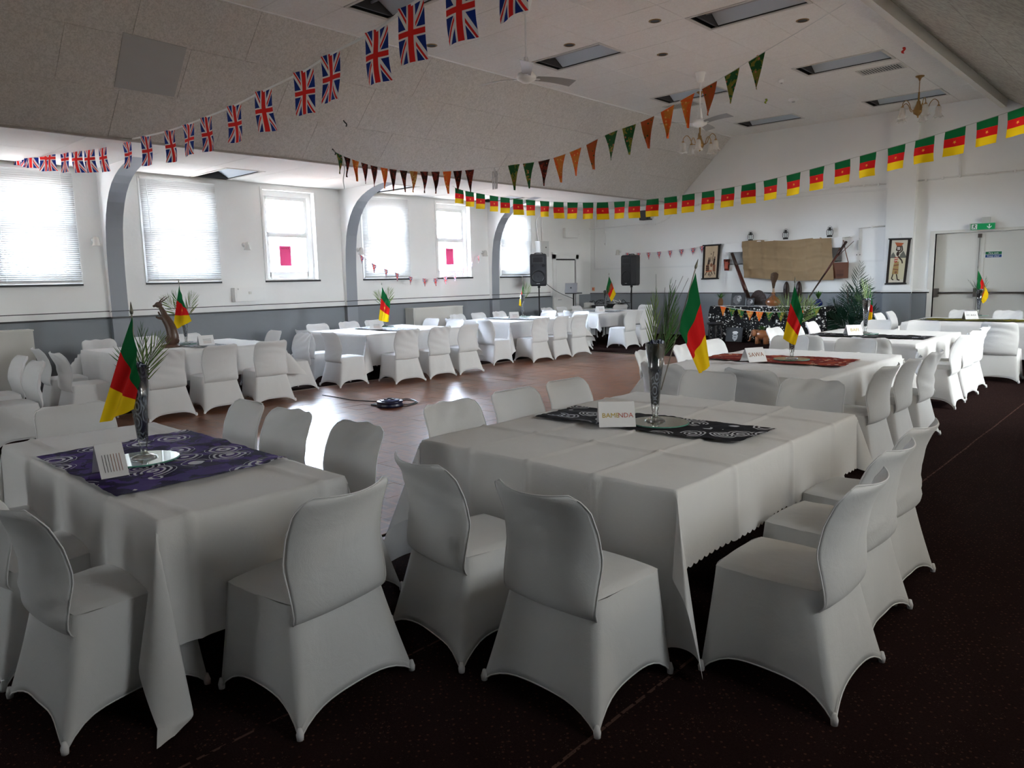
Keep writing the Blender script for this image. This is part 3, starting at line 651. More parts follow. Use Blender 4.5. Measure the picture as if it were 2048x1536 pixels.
# ================================================================== TABLES AND CLOTHS
TBLTOP = flat('table_laminate', (.30, .22, .15), .5); TBLLEG = flat('black_table_leg', (.02, .02, .022), .4, .4, .3)
def table(name_label, x0, x1, y0, y1, h=.735):
    t = thing('folding_table', name_label, 'table', ((x0+x1)/2, (y0+y1)/2, 0)); a, b = (x1-x0)/2, (y1-y0)/2
    G().box((-a+.006, -b+.006, h-.035), (a-.006, b-.006, h-.004)).obj('tabletop', TBLTOP, t)
    for sx in (-1, 1):
        for sy in (-1, 1): G().tube([(sx*(a-.16), sy*(b-.12), 0), (sx*(a-.16), sy*(b-.12), h-.035)], .014, 8).obj('leg', TBLLEG, t, True)
    return t
def tablecloth(label, x0, x1, y0, y1, d, h=.738, res=.04, scallop=0, crease=((), ()), grp=None, mat=None, seed=0, wave=1.0, fin=(.30, .20)):
    dxm, dxp, dym, dyp = d; rr = random.Random(seed)
    def axis(a, b, dm, dp):
        L = []; n = max(3, int(dm/res)); L += [(a, -dm*(1-i/n)) for i in range(n)]
        n = max(4, int((b-a)/res)); L += [(a+(b-a)*i/n, 0.0) for i in range(n+1)]
        n = max(3, int(dp/res)); L += [(b, dp*(i+1)/n) for i in range(n)]; return L
    U = axis(x0, x1, dxm, dxp); V = axis(y0, y1, dym, dyp); g = G(); cx, cy = (x0+x1)/2, (y0+y1)/2; ph = rr.uniform(0, 6)
    def crz(x, y):
        z = 0
        for c in crease[0]: z += .013*exp(-(abs(x-c-.02*sin(y*2.1))/.013)**1.3)
        for c in crease[1]: z += .013*exp(-(abs(y-c-.02*sin(x*2.3))/.013)**1.3)
        z += .0065*noise.noise(Vector((x*2.3+seed, y*2.3, 0))) + .0035*noise.noise(Vector(((x+y)*7+seed, (x-y)*2.5, 5))) + .0016*noise.noise(Vector((x*9+seed, y*7, 2)))
        return z + .006
    def pos(u, v):
        (ux, a), (vy, b) = u, v
        if a == 0 and b == 0: return (ux, vy, h+crz(ux, vy))
        sa = (a > 0)-(a < 0); sb = (b > 0)-(b < 0); A, B = abs(a), abs(b)
        if scallop:
            if B == 0 and A > (dxp if a > 0 else dxm)-.001 or B == 0 and A > .9*(dxp if a > 0 else dxm): A += .012*abs(sin(pi*vy/scallop))*(A/(dxp if a > 0 else dxm)-.9)*10
            if A == 0 and B > .9*(dyp if b > 0 else dym): B += .012*abs(sin(pi*ux/scallop))*(B/(dyp if b > 0 else dym)-.9)*10
        rnd = .012
        if B == 0 or A == 0:
            r = A or B; s = vy if A else ux; w = wave*r*.05*(sin(s*9+ph)*.5+noise.noise(Vector((s*2.6, ph, seed)))*1.3) + .010*(1-exp(-r/.02)) + r*.03
            z = h+crz(ux, vy)*exp(-r/.05)-r*.985
            if A:
                for c in crease[1]: w += .012*exp(-((vy-c)/.018)**2)
            else:
                for c in crease[0]: w += .012*exp(-((ux-c)/.018)**2)
            p = [ux+sa*w, vy, z] if A else [ux, vy+sb*w, z]; e1 = (sa, 0) if A else (0, sb)
        else:
            r = hypot(A, B); th = atan2(B, A); q = 2*pi*th/(pi/2); e = (sa/sqrt(2), sb/sqrt(2)); e2 = (-sa/sqrt(2), sb/sqrt(2))
            # follow the square corner: cloth reaches further on the diagonal
            hx = fin[0]*(1-cos(q)); hy = fin[1]*sin(q) + .03*sin(2*q)*wave
            k = min(1, r/.05)
            ox, oy = hx*e[0]+hy*e2[0], hx*e[1]+hy*e2[1]; dz = sqrt(max(.2, 1-ox*ox-oy*oy))
            # edge profile continuity
            wx = wave*r*.05*(sin(vy*9+ph)*.5+noise.noise(Vector((vy*2.6, ph, seed)))*1.3)+r*.03; wy = wave*r*.05*(sin(ux*9+ph)*.5+noise.noise(Vector((ux*2.6, ph, seed)))*1.3)+r*.03
            c2 = cos(th)**2; p = [ux+sa*(.010+wx)*c2+ox*r, vy+sb*(.010+wy)*(1-c2)+oy*r, h+.002-r*dz]; e1 = e
        if p[2] < .008:
            o = .008-p[2]; p[0] += e1[0]*o*.85; p[1] += e1[1]*o*.85; p[2] = .008+.012*abs(noise.noise(Vector((p[0]*9, p[1]*9, 0))))
        return p
    vs = [pos(u, v) for v in V for u in U]; nu = len(U)
    fs = [(j*nu+i, j*nu+i+1, (j+1)*nu+i+1, (j+1)*nu+i) for j in range(len(V)-1) for i in range(nu-1)]
    g.v = [(x-cx, y-cy, z) for x, y, z in vs]; g.f = fs; g.mi = [0]*len(fs); o = g.obj('tablecloth', mat or CLOTH, None, True); o.location = (cx, cy, 0)
    return setp(o, label, 'tablecloth', grp)
TB = dict(  # x0 x1 y0 y1
 T1=(-4.95, -2.80, 1.035, 1.87), T2=(-3.12, -1.515, 2.60, 4.74), T3=(-3.86, -2.25, 6.10, 8.40), T4=(-4.10, -2.45, 9.70, 11.95), T5=(-3.75, -1.45, 13.9, 15.5),
 L1=(-11.50, -9.95, 3.45, 5.65), L2=(-11.75, -10.0, 7.25, 9.40), L3=(-11.70, -10.05, 10.75, 12.95), L4=(-11.85, -10.40, 14.2, 16.4), T0=(-10.9, -8.72, .70, 1.52))
DESC = dict(T1='the long table with the purple runner', T2='the large table with the black swirl runner', T3='the table with the dark red runner', T4='the table with the narrow black runner', T5='the table before the exit doors',
            L1='the table holding the animal statue', L2='the window-side table beside the storage heater', L3='the window-side table nearest the left loudspeaker', L4='the far laptop-side table', T0='the table cut off at the left edge')
for k, (x0, x1, y0, y1) in TB.items():
    nm = DESC[k].replace('the ', '', 1); hh = .735 if k[0] == 'T' else .75
    table('folding table hidden under the cloth of ' + DESC[k], x0, x1, y0, y1, hh)
CL = lambda k: 'white cloth draped over ' + DESC[k]
tablecloth(CL('T1'), *TB['T1'], (.45, .50, .72, .45), res=.02, crease=((-4.45, -3.9, -3.3), (1.16, 1.75)), seed=3, fin=(.09, .17), wave=.9)
tablecloth(CL('T2'), *TB['T2'], (.42, .33, .66, .34), res=.0125, scallop=.05, crease=((-2.72, -2.32, -1.92), (3.1, 3.75, 4.35)), seed=5, fin=(.17, .13), wave=.8)
tablecloth(CL('T3'), *TB['T3'], (.38, .38, .46, .34), res=.03, crease=((-3.45, -3.05, -2.65), (6.8, 7.6)), seed=8)
tablecloth(CL('T4'), *TB['T4'], (.38, .40, .50, .34), res=.04, crease=((-3.3,), (10.6,)), seed=11)
tablecloth(CL('T5'), *TB['T5'], (.4, .4, .55, .4), res=.05, seed=12)
tablecloth(CL('L1'), *TB['L1'], (.4, .4, .45, .45), h=.753, res=.05, crease=((-10.7,), (4.5,)), seed=13)
tablecloth(CL('L2'), *TB['L2'], (.4, .52, .56, .4), h=.753, res=.05, crease=((), (8.3,)), seed=14)
tablecloth(CL('L3'), *TB['L3'], (.4, .52, .54, .4), h=.753, res=.05, seed=15)
tablecloth(CL('L4'), *TB['L4'], (.4, .32, .34, .4), h=.753, res=.05, seed=16, fin=(.22, .2))
tablecloth(CL('T0'), *TB['T0'], (.4, .42, .4, .42), res=.03, seed=17, fin=(.3, .1))
# ------------------------------------------------------------------ chair placing
SH = dict(T1='purple-runner', T2='black-swirl-runner', T3='red-runner', T4='narrow-black-runner', T5='exit-door', L1='animal-statue', L2='storage-heater', L3='left-loudspeaker', L4='laptop-side', T0='cut-off left-edge')
def row(key, side, face, pts, words, order):
    n = len(pts)
    for i, (x, y) in enumerate(pts):
        w = order[i]; var = RND.choice([0, 1, 2, 3]) if (key, side, i) not in VAR else VAR[(key, side, i)]
        rz = FACE[face]+radians(RND.uniform(-4, 4)) if (key, side, i) not in ROT else FACE[face]+radians(ROT[(key, side, i)])
        look = ['smooth', 'crease-backed', 'baggy-topped', 'softly wrinkled'][var]
        chair(x, y, rz, f'{look} white covered chair, {w}{words} of the {SH[key]} table', f'covered chairs at {DESC[key]}', var)
VAR = {('T2', 's', 0): 1, ('T2', 's', 1): 0, ('T1', 'e', 0): 0, ('T1', 'n', 0): 0, ('T1', 'n', 1): 2, ('T1', 'n', 2): 2, ('T1', 's', 2): 3, ('T2', 'w', 0): 2, ('T2', 'w', 1): 0, ('T2', 'w', 2): 0, ('T2', 'e', 0): 0, ('T2', 'e', 1): 3, ('T2', 'n', 0): 0, ('T2', 'n', 1): 2}
ROT = {('T1', 'e', 0): 7, ('T2', 's', 0): -8, ('T2', 's', 1): -1, ('T2', 'e', 0): 1, ('T2', 'e', 1): -2, ('T2', 'e', 2): -3, ('T1', 's', 2): 3, ('T1', 'n', 0): -3}
o3 = ['nearest the camera on the ', 'middle one on the ', 'farthest on the ']
lr = ['left one on the ', 'right one on the ']
row('T2', 's', 'N', [(-2.38, 2.27), (-1.73, 2.25)], 'near end', lr)
row('T2', 'w', 'E', [(-3.13, 3.07), (-3.15, 3.68), (-3.17, 4.27)], 'dance-floor side', o3)
row('T2', 'e', 'W', [(-1.14, 2.86), (-1.21, 3.49), (-1.25, 4.06)], 'carpet side', o3)
row('T2', 'n', 'S', [(-2.78, 5.02), (-1.98, 5.0)], 'far end', lr)
row('T3', 's', 'N', [(-3.42, 5.88), (-2.62, 5.90)], 'near end', lr)
row('T3', 'w', 'E', [(-3.88, 6.5), (-3.86, 7.2), (-3.90, 7.95)], 'dance-floor side', o3)
row('T3', 'e', 'W', [(-2.10, 6.5), (-2.10, 7.17), (-2.08, 7.83)], 'carpet side', o3)
row('T3', 'n', 'S', [(-3.62, 8.6), (-2.86, 8.6)], 'far end', lr)
row('T4', 's', 'N', [(-3.55, 9.35), (-2.78, 9.35)], 'near end', lr)
row('T4', 'w', 'E', [(-4.1, 10.1), (-4.1, 10.85), (-4.12, 11.55)], 'dance-floor side', o3)
row('T4', 'e', 'W', [(-2.30, 10.0), (-2.33, 10.8), (-2.36, 11.5)], 'carpet side', o3)
row('T4', 'n', 'S', [(-3.74, 12.2), (-3.05, 12.2)], 'far end', lr)
row('T5', 's', 'N', [(-2.08, 12.75), (-1.40, 12.85)], 'near side', lr)
row('T5', 'w', 'E', [(-4.0, 14.4), (-4.0, 15.1)], 'left end', o3)
row('T5', 'n', 'S', [(-3.25, 15.75), (-2.55, 15.75)], 'far side', lr)
row('T1', 's', 'N', [(-4.38, .90), (-3.75, .90), (-3.10, .93)], 'near side', ['left one on the ', 'middle one on the ', 'right one on the '])
row('T1', 'n', 'S', [(-4.50, 2.02), (-3.95, 2.02), (-3.27, 2.02)], 'dance-floor side', ['left one on the ', 'middle one on the ', 'right one on the '])
row('T1', 'e', 'W', [(-2.56, 1.50)], 'right-hand end', ['single one at the '])
row('T1', 'w', 'E', [(-5.10, 1.52)], 'left-hand end', ['single one at the '])
row('L1', 'e', 'W', [(-9.42, 3.68), (-9.46, 4.38), (-9.44, 5.10)], 'room side', o3)
row('L1', 'w', 'E', [(-11.60, 3.8), (-11.60, 4.47), (-11.60, 5.13)], 'window side', o3)
row('L1', 's', 'N', [(-10.95, 3.06), (-10.05, 3.02)], 'near end', lr)
row('L1', 'n', 'S', [(-11.1, 5.95), (-10.1, 5.88)], 'far end', lr)
row('L2', 's', 'N', [(-10.85, 6.85), (-9.92, 6.74)], 'near end', lr)
row('L2', 'e', 'W', [(-9.50, 7.52), (-9.52, 8.22), (-9.52, 8.88)], 'room side', o3)
row('L2', 'w', 'E', [(-11.85, 7.65), (-11.90, 8.4), (-11.88, 9.0)], 'window side', o3)
row('L2', 'n', 'S', [(-11.4, 9.62), (-10.6, 9.55)], 'far end', lr)
row('L3', 's', 'N', [(-10.95, 10.3), (-9.98, 10.22)], 'near end', lr)
row('L3', 'e', 'W', [(-9.66, 10.98), (-9.68, 11.62), (-9.70, 12.28)], 'room side', o3)
row('L3', 'w', 'E', [(-11.9, 11.3), (-11.95, 12.0), (-11.95, 12.7)], 'window side', o3)
row('L3', 'n', 'S', [(-11.3, 13.2), (-10.3, 13.15)], 'far end', lr)
row('L4', 's', 'N', [(-11.45, 13.9), (-10.75, 13.85)], 'near end', lr)
row('L4', 'e', 'W', [(-9.72, 14.2), (-9.76, 14.9)], 'room side', o3)
row('L4', 'w', 'E', [(-12.15, 14.7), (-12.18, 15.35), (-12.15, 15.95)], 'window side', o3)
row('L4', 'n', 'S', [(-11.7, 16.75), (-10.9, 16.75)], 'far end', lr)
row('T0', 'n', 'S', [(-8.95, 1.98), (-9.85, 2.05)], 'far side', ['right one on the ', 'left one on the '])
# ================================================================== TABLE CENTREPIECES
def dof(p): return (Vector(p)-CAM).dot(CF)
def patch(c, ripple, n=22, m=30, amp=.012, nrm=None, ph=0.0, sag=.0):
    HT, HB, FT, FB = [Vector(p) for p in c]                 # hoist top/bottom, fly top/bottom
    nr = nrm or (HT-FB).cross(HB-FT).normalized()
    def fn(u, v):
        a = HT.lerp(HB, u); b = FT.lerp(FB, u); p = a.lerp(b, v)
        w = amp*(sin(ripple*u*pi+ph+v*1.6)*min(1, v*3+.15)) + amp*.5*sin(ripple*1.9*u*pi+1+v*3)
        p = p + nr*w; p.z -= sag*sin(pi*u)*v; return p
    return fn
BLADE = {}
def blade(mat):
    if mat.name not in BLADE:
        q = G(); q.add([(0, 0, 0), (.022, .30, .004), (.018, .68, .0), (0, 1, -.03), (-.018, .68, .0), (-.022, .30, .004), (0, .3, -.006), (0, .68, -.006)], [(0, 1, 6), (0, 6, 5), (1, 2, 7, 6), (6, 7, 4, 5), (2, 3, 7), (7, 3, 4)])
        BLADE[mat.name] = q.mesh('leaflet', mat)
    return BLADE[mat.name]
def frond(parent, A, T, nrm, n, ln, mat, spread=38, joined=False, bend=.06, curl=0.0, wid=1.0):
    """pinnate leaf from A to T; leaflets lie in the plane with normal nrm"""
    A, T, nrm = Vector(A), Vector(T), Vector(nrm).normalized(); ax = (T-A); L = ax.length; d = ax.normalized(); sd = d.cross(nrm).normalized()
    st = [A+ax*k+nrm*bend*L*sin(pi*k)*.5+sd*bend*L*sin(pi*k) for k in [i/8 for i in range(9)]]
    G().tube(st, [.0035*(1-.7*i/8)*max(1, L*1.5) for i in range(9)], 6).obj('stem', STEM, parent, True)
    q = G(); base = [Vector(v.co) for v in blade(mat).vertices]; bf = [tuple(p.vertices) for p in blade(mat).polygons]
    for i in range(n):
        k = .22+.78*i/(n-1); j = min(7, int(k*8)); p = st[j].lerp(st[j+1], k*8-j)
        for sgn in (-1, 1):
            a = radians(spread*(1-.55*k)+RND.uniform(-5, 5))*sgn; l = ln*(sin(pi*min(.92, .22+k*.72)))*RND.uniform(.85, 1.1)
            dy = (d*cos(a)+sd*sin(a)+nrm*RND.uniform(-.18, .18)-Vector((0, 0, curl))).normalized(); dx = dy.cross(nrm).normalized(); dz = dx.cross(dy)
            if joined: q.add([p+dx*(c.x*l*wid)+dy*(c.y*l)+dz*(c.z*l) for c in base], bf)
            else:
                o = link(blade(mat), 'leaflet', parent); mw = Matrix((dx*l*wid, dy*l, dz*l)).transposed().to_4x4(); mw.translation = p; o.matrix_local = mw
    if joined: q.obj('leaflets', mat, parent, kind='stuff')
def build_vase():
    t = thing('flute_vase', 'x', 'vase'); 
    G().lathe([(0, .0), (.060, .0), (.062, .004), (.050, .010), (.018, .022), (.014, .034), (.020, .044), (.015, .054), (.021, .068), (.025, .10), (.038, .27), (.060, .462), (.0575, .462), (.036, .27), (.022, .105), (.004, .09)], 32).obj('glass', GLASS, t, True)
    pr = [(.0, .095), (.019, .10), (.0285, .18), (.0345, .27), (.045, .36), (.0535, .43), (.054, .452), (.030, .468), (0, .455)]
    g = G(); n = 28
    for r, z in pr:
        for k in range(n):
            a = 2*pi*k/n; rr = r*(1-.05*abs(sin(a*3.5+z*22))) ; g.v.append((rr*cos(a), rr*sin(a), z+(.012*sin(a*4+1)+.010*sin(a*7) if z > .44 else 0)))
    g.f = [(i*n+k, i*n+(k+1) % n, (i+1)*n+(k+1) % n, (i+1)*n+k) for i in range(len(pr)-1) for k in range(n)]; g.mi = [0]*len(g.f)
    g.obj('cloth_filling', FILL, t, True); return t
VASE = build_vase(); first = [True]
SHORT = dict(T1='purple runner', T2='black swirl runner', T3='dark red runner', T4='narrow black runner', T5='olive runner', L1='animal statue table', L2='storage heater table', L3='left loudspeaker table', L4='laptop-side table')
CP = dict(T1=(290, 925), T2=(1310, 850), T3=(1583, 722), T4=(1730, 670), T5=(1956, 633), L1=(373, 690), L2=(770, 655), L3=(1046, 634), L4=(1211, 618))
FL = dict(T1=((263, 633), (279, 762), (199, 845), (266, 818), (262, 614), (284, 880)), T2=((1390, 545), (1357, 662), (1418, 732), (1397, 747), (1394, 526), (1322, 780)),
          T3=((1589, 570), (1607, 632), (1566, 677), (1591, 690), (1590, 558), (1583, 705)), T4=((1739, 583), (1744, 600), (1734, 640), (1745, 637), (1740, 572), (1728, 655)),
          T5=((1956, 541), (1953, 582), (1979, 588), (1968, 607), (1956, 533), (1951, 615)), L1=((358, 571), (368, 606), (346, 660), (383, 642), (357, 561), (373, 680)),
          L2=((764, 574), (780, 604), (757, 640), (777, 644), (763, 566), (768, 650)), L3=((1046, 563), (1048, 590), (1037, 610), (1045, 613), (1045, 554), (1047, 628)),
          L4=((1218, 553), (1212, 580), (1232, 588), (1223, 603), (1218, 547), (1212, 612)))
RUNR = dict(T1=('purple', [(-4.37, 1.05), (-3.24, 1.05), (-3.26, 1.85), (-4.42, 1.86)]), T2=('black', [(-3.02, 3.44), (-1.70, 3.51), (-1.68, 3.97), (-3.05, 3.90)]),
            T3=('red', [(-3.78, 6.95), (-2.36, 6.98), (-2.42, 7.66), (-3.80, 7.52)]), T4=('narrow', [(-3.95, 10.3), (-2.50, 10.4), (-2.50, 10.88), (-3.98, 10.82)]), T5=('olive', [(-3.6, 14.4), (-1.5, 14.4), (-1.5, 14.95), (-3.6, 14.95)]),
            L1=('grey', [(-11.3, 4.45), (-10.1, 4.5), (-10.12, 4.95), (-11.3, 4.95)]), L2=('grey', [(-11.6, 8.0), (-10.2, 8.0), (-10.2, 8.5), (-11.6, 8.5)]), L3=('grey', [(-11.6, 11.5), (-10.2, 11.5), (-10.2, 12.0), (-11.6, 12.0)]), L4=('grey', [(-11.7, 15.0), (-10.5, 15.0), (-10.5, 15.5), (-11.7, 15.5)]))
CARD = dict(T1=((222, 955), 85, None), T2=((1232, 855), 42, 'BAMENDA'), T3=((1507, 726), 62, 'SAWA'), T4=((1706, 672), 45, 'BAFI'), T5=((1940, 640), 35, 'MT. BUEA'), L1=((412, 692), 80, ''), L2=((752, 660), 60, ''), L3=((1028, 638), 60, ''), L4=((1200, 625), 55, ''))
YEL = flat('card_ink_yellow', (.50, .36, .05), .7); REDI = flat('card_ink_red', (.48, .12, .09), .7); INK = flat('card_ink_grey', (.14, .15, .16), .7); BRN = flat('card_ink_brown', (.34, .16, .10), .7)
for k in CP:
    zt = .745 if k[0] == 'T' else .762
    base = onz(*CP[k], zt); z0 = zt; D = dof(base)
    if first[0]: v = VASE; first[0] = False
    else: v = copy_tree(VASE)
    v['label'] = f'tall flute glass vase stuffed with indigo cloth on {"the " + SHORT[k]}'; v['group'] = 'flute vases on the tables'; v.location = (base.x, base.y, z0+.026)
    # mirror
    m = thing('round_mirror', f'round mirror under the vase on {"the " + SHORT[k]}', 'mirror', (base.x+(.0 if k != 'T2' else .03), base.y+(.0 if k != 'T1' else -.01), z0+.018), 0, 'round table mirrors')
    G().lathe([(0, .007), (.168, .007)], 40).obj('mirror_face', MIRROR, m); G().lathe([(0, 0), (.172, 0), (.172, .006), (.168, .0068)], 40).obj('glass_edge', flat('green_glass_edge', (.10, .28, .22), .2, .5), m, True)
    # runner
    col, c4 = RUNR[k]; cx = sum(p[0] for p in c4)/4; cy = sum(p[1] for p in c4)/4; A, B, C, Dd = [Vector((p[0]-cx, p[1]-cy, 0)) for p in c4]
    def rf(u, w, A=A, B=B, C=C, Dd=Dd, s=len(k)+ord(k[1])):
        p = A.lerp(B, u).lerp(Dd.lerp(C, u), w); n1 = noise.noise(Vector((p.x*5+s, p.y*7, 1))); n2 = noise.noise(Vector((p.x*14, p.y*18+s, 4))); r = min(1, hypot(p.x, p.y)/.2)
        e = .012*noise.noise(Vector((u*9+s, w*9, 7))); return (p.x+e, p.y+e*.7, z0+.013+(max(0, n1)*.016+abs(n2)*.007)*r)
    o = G().grid(rf, 60, 30).obj('table_runner', RUN[col], None, True); o.location = (cx, cy, 0); nmr = dict(purple='purple tie-dyed', black='black and white swirl patterned', red='dark red printed', narrow='narrow black leaf patterned', olive='olive and dark printed', grey='pale grey leaf patterned')[col]
    setp(o, f'{nmr} cloth runner across ' + ('the ' + SHORT[k] if k[0] == 'L' else DESC[k].replace(' with the purple runner', '').replace(' with the black swirl runner', ' at centre').replace(' with the dark red runner', ' behind it').replace(' with the narrow black runner', ' third along')), 'runner', 'table runners')
    # flag on a stick
    P = FL[k]; dd = [D-.12, D-.17, D-.13, D-.19] if k in ('T1', 'T3', 'L1', 'L2') else [D+.02, D-.02, D+.03, D-.05]
    HT, HB, FT, FB = [dep(P[i][0], P[i][1], dd[i]) for i in range(4)]; tip = dep(*P[4], D-.12 if k in ('T1', 'T3', 'L1', 'L2') else D+.02); foot = dep(*P[5], D)
    t = thing('table_flag', f'green, red and yellow flag on a stick in the vase on {"the " + SHORT[k]}', 'flag', foot, 0, 'table flags'); org = Vector(foot)
    G().tube([(0, 0, 0), tip-org], .0035, 8).obj('pole', flat('gold_pole', (.30, .27, .22), .4, .5), t, True)
    dr = (tip-org).normalized(); q = G(); q.tube([tip-org-dr*.035, tip-org-dr*.022, tip-org+dr*.025], [.006, .009, .001], 10); q.obj('finial', flat('pewter', (.20, .19, .15), .35, .5, .8), t, True)
    g = G(); g.grid(patch([p-org for p in (HT, HB, FT, FB)], 2.2, amp=.013, ph=ord(k[1]), sag=.01), 22, 30, uv=True); g.obj('flag_cloth', CAMT if k in ('L1', 'L2') else CAMN, t, True)
    # name card
    (px, py), yaw, word = CARD[k]; cp = onz(px, py, z0+.004); t = thing('name_card', f'folded white name card beside the vase on {"the " + SHORT[k]}', 'card', (cp.x, cp.y, z0+.022), radians(yaw), 'folded name cards'); a = .105; h = .135; s = .075
    if k == 'T1': a = .058; h = .145; s = .085
    G().add([(-a, 0, h), (a, 0, h), (a, -s, 0), (-a, -s, 0), (-a, .0015, h), (a, .0015, h), (a, -s+.002, 0), (-a, -s+.002, 0)], [(0, 3, 2, 1), (4, 5, 6, 7)]).obj('front_leaf', PAPER, t)
    G().add([(-a, 0, h), (a, 0, h), (a, s, 0), (-a, s, 0), (-a, -.0015, h), (a, -.0015, h), (a, s-.002, 0), (-a, s-.002, 0)], [(0, 1, 2, 3), (4, 7, 6, 5)]).obj('back_leaf', PAPER, t)
    tilt = atan2(h, s)
    if word:
        cols = {'T2': YEL, 'T3': BRN, 'T4': YEL, 'T5': INK}
        if k == 'T2': text('lettering', 'BAME', .040, YEL, t, (-.036, -s*.55-.001, h*.45), (tilt, 0, 0)); text('lettering', 'NDA', .040, REDI, t, (.050, -s*.55-.001, h*.45), (tilt, 0, 0))
        else: text('lettering', word, .062 if k != 'T5' else .036, cols[k], t, (0, -s*.5-.001, h*.5), (tilt, 0, 0))
    else:
        for i in range(7):
            if k == 'T1': o = G().cbox((0, 0, 0), (.0022, .085, .0006)).obj('print_line', INK if i < 3 else BRN, t); y = h*.42; o.location = (-.036+.012*i, -s*(1-y/h)-.0012, y)
            else: y = h*(.62-.07*i); o = G().cbox((0, 0, 0), (.11, .0022, .0006)).obj('print_line', INK if i < 3 else BRN, t); o.location = (.01, -s*(1-y/h)-.0012, y)
            o.rotation_euler = (tilt, 0, 0)
    # palm sprigs
    rimz = base+Vector((0, 0, .45)); cn = -CF
    def spr(px, py, n, ln, mat, dz=0.0, spread=36, name='light green', joined=True, bend=.05):
        t = thing('palm_sprig', f'{name} palm sprig in the vase on {"the " + SHORT[k]}', 'palm leaf', rimz, 0, 'palm sprigs in the vases'); T = dep(px, py, D+dz)
        frond(t, Vector((0, 0, -.14)), T-rimz, cn+Vector((RND.uniform(-.4, .4), RND.uniform(-.4, .4), 0)), n, ln, mat, spread, joined, bend); return t
    if k == 'T1':
        spr(322, 672, 15, .17, LEAFL, -.05, 34, 'yellow-green', False, -.08); spr(283, 655, 12, .15, LEAF, .05, 30, 'upright green', False, .04); spr(240, 700, 10, .16, LEAF, .02, 34, 'left-leaning dark', False)
    elif k == 'T2':
        spr(1312, 588, 16, .17, LEAFL, 0, 20, 'upright left-hand', False, -.03); spr(1352, 600, 18, .13, LEAF, -.03, 24, 'dark right-hand', False, .05); spr(1340, 570, 12, .2, LEAF, .04, 16, 'slender rear', True)
        t = thing('dry_stems', 'thin dry palm tips rising above the vase of the black swirl runner', 'twigs', rimz); 
        for (ax, ay) in ((1312, 548), (1330, 575), (1352, 560), (1366, 552), (1377, 556), (1306, 595), (1345, 590)):
            T = dep(ax, ay, D+RND.uniform(-.05, .05))-rimz; G().tube(catmull([(0, 0, -.05), T*.5+Vector((RND.uniform(-.02, .02), 0, .02)), T], 5), .0011, 5).obj('twig', flat('dry_twig', (.06, .07, .05), .8), t, True)
    elif k == 'T3': spr(1562, 598, 12, .22, LEAFL, 0, 42, 'left'); spr(1622, 600, 13, .22, LEAFL, 0, 42, 'right'); spr(1598, 592, 10, .16, LEAF, .05, 30, 'centre')
    elif k == 'T4': spr(1724, 560, 12, .22, LEAFL, 0, 20, 'upright'); spr(1735, 572, 10, .2, LEAF, .03, 22, 'right'); spr(1712, 592, 8, .16, LEAF, 0, 24, 'left')
    elif k == 'T5': spr(1936, 560, 9, .12, LEAFD, 0, 16, 'dark left'); spr(1946, 562, 9, .12, LEAFD, 0, 16, 'dark centre'); spr(1972, 555, 8, .16, LEAF, 0, 20, 'right')
    elif k == 'L1': spr(324, 596, 12, .26, LEAFL, 0, 40, 'left'); spr(384, 588, 12, .24, LEAFL, 0, 36, 'right'); spr(345, 585, 10, .22, LEAF, 0, 26, 'centre')
    elif k == 'L2': spr(752, 584, 10, .22, LEAFL, 0, 30, 'left'); spr(778, 578, 11, .24, LEAFL, 0, 32, 'right')
    elif k == 'L3': spr(1054, 568, 11, .24, LEAFL, 0, 32, 'right')
    elif k == 'L4': spr(1222, 566, 10, .2, LEAF, 0, 28, 'right')
# rearing animal statue on the first window-side table
p = onz(341, 694, .762); t = thing('animal_statue', 'dark brown carved statue of a rearing animal on the window-side table', 'statue', (p.x, p.y, .762), radians(40))
BRZ = flat('carved_dark_wood', (.085, .045, .028), .3, .5, bump=(30, .3, .004), vary=.5)
G().lathe([(0, 0), (.13, 0), (.12, .03), (.06, .05), (0, .05)], 20).obj('base', BRZ, t, True)
q = G(); q.tube(catmull([(.02, 0, .03), (.05, 0, .16), (.02, 0, .30), (-.04, 0, .42), (-.06, 0, .50), (-.10, 0, .57)], 5), [.055, .07, .078, .082, .085, .083, .08, .078, .075, .072, .07, .068, .066, .064, .062, .058, .052, .046, .042, .040, .040, .038, .036, .034, .030, .026], 14); q.obj('body', BRZ, t, True)
for dy, x1, z1 in ((.05, -.16, .50), (-.05, -.14, .44)): G().tube(catmull([(-.03, dy*.6, .40), (-.12, dy, .42), (x1, dy, z1)], 4), [.028, .024, .02, .018, .016, .015, .014, .013, .012][:9], 8).obj('foreleg', BRZ, t, True)
for dy in (.05, -.05): G().tube(catmull([(.05, dy, .16), (-.02, dy, .12), (.01, dy, .03)], 4), [.04, .036, .032, .028, .025, .022, .02, .02, .02], 8).obj('hind_leg', BRZ, t, True)
q = G(); q.sph((-.12, 0, .60), (.055, .035, .045)); q.tube([(-.14, 0, .60), (-.20, 0, .58)], [.028, .016], 8); q.obj('head', BRZ, t, True)
for sy in (-1, 1): G().tube(catmull([(-.10, sy*.02, .63), (-.04, sy*.05, .68), (.02, sy*.05, .72)], 4), [.012, .011, .010, .009, .008, .007, .005, .004, .002], 6).obj('horn', BRZ, t, True)
G().tube(catmull([(.07, 0, .16), (.13, 0, .10), (.11, 0, .05)], 4), .010, 6).obj('tail', BRZ, t, True)
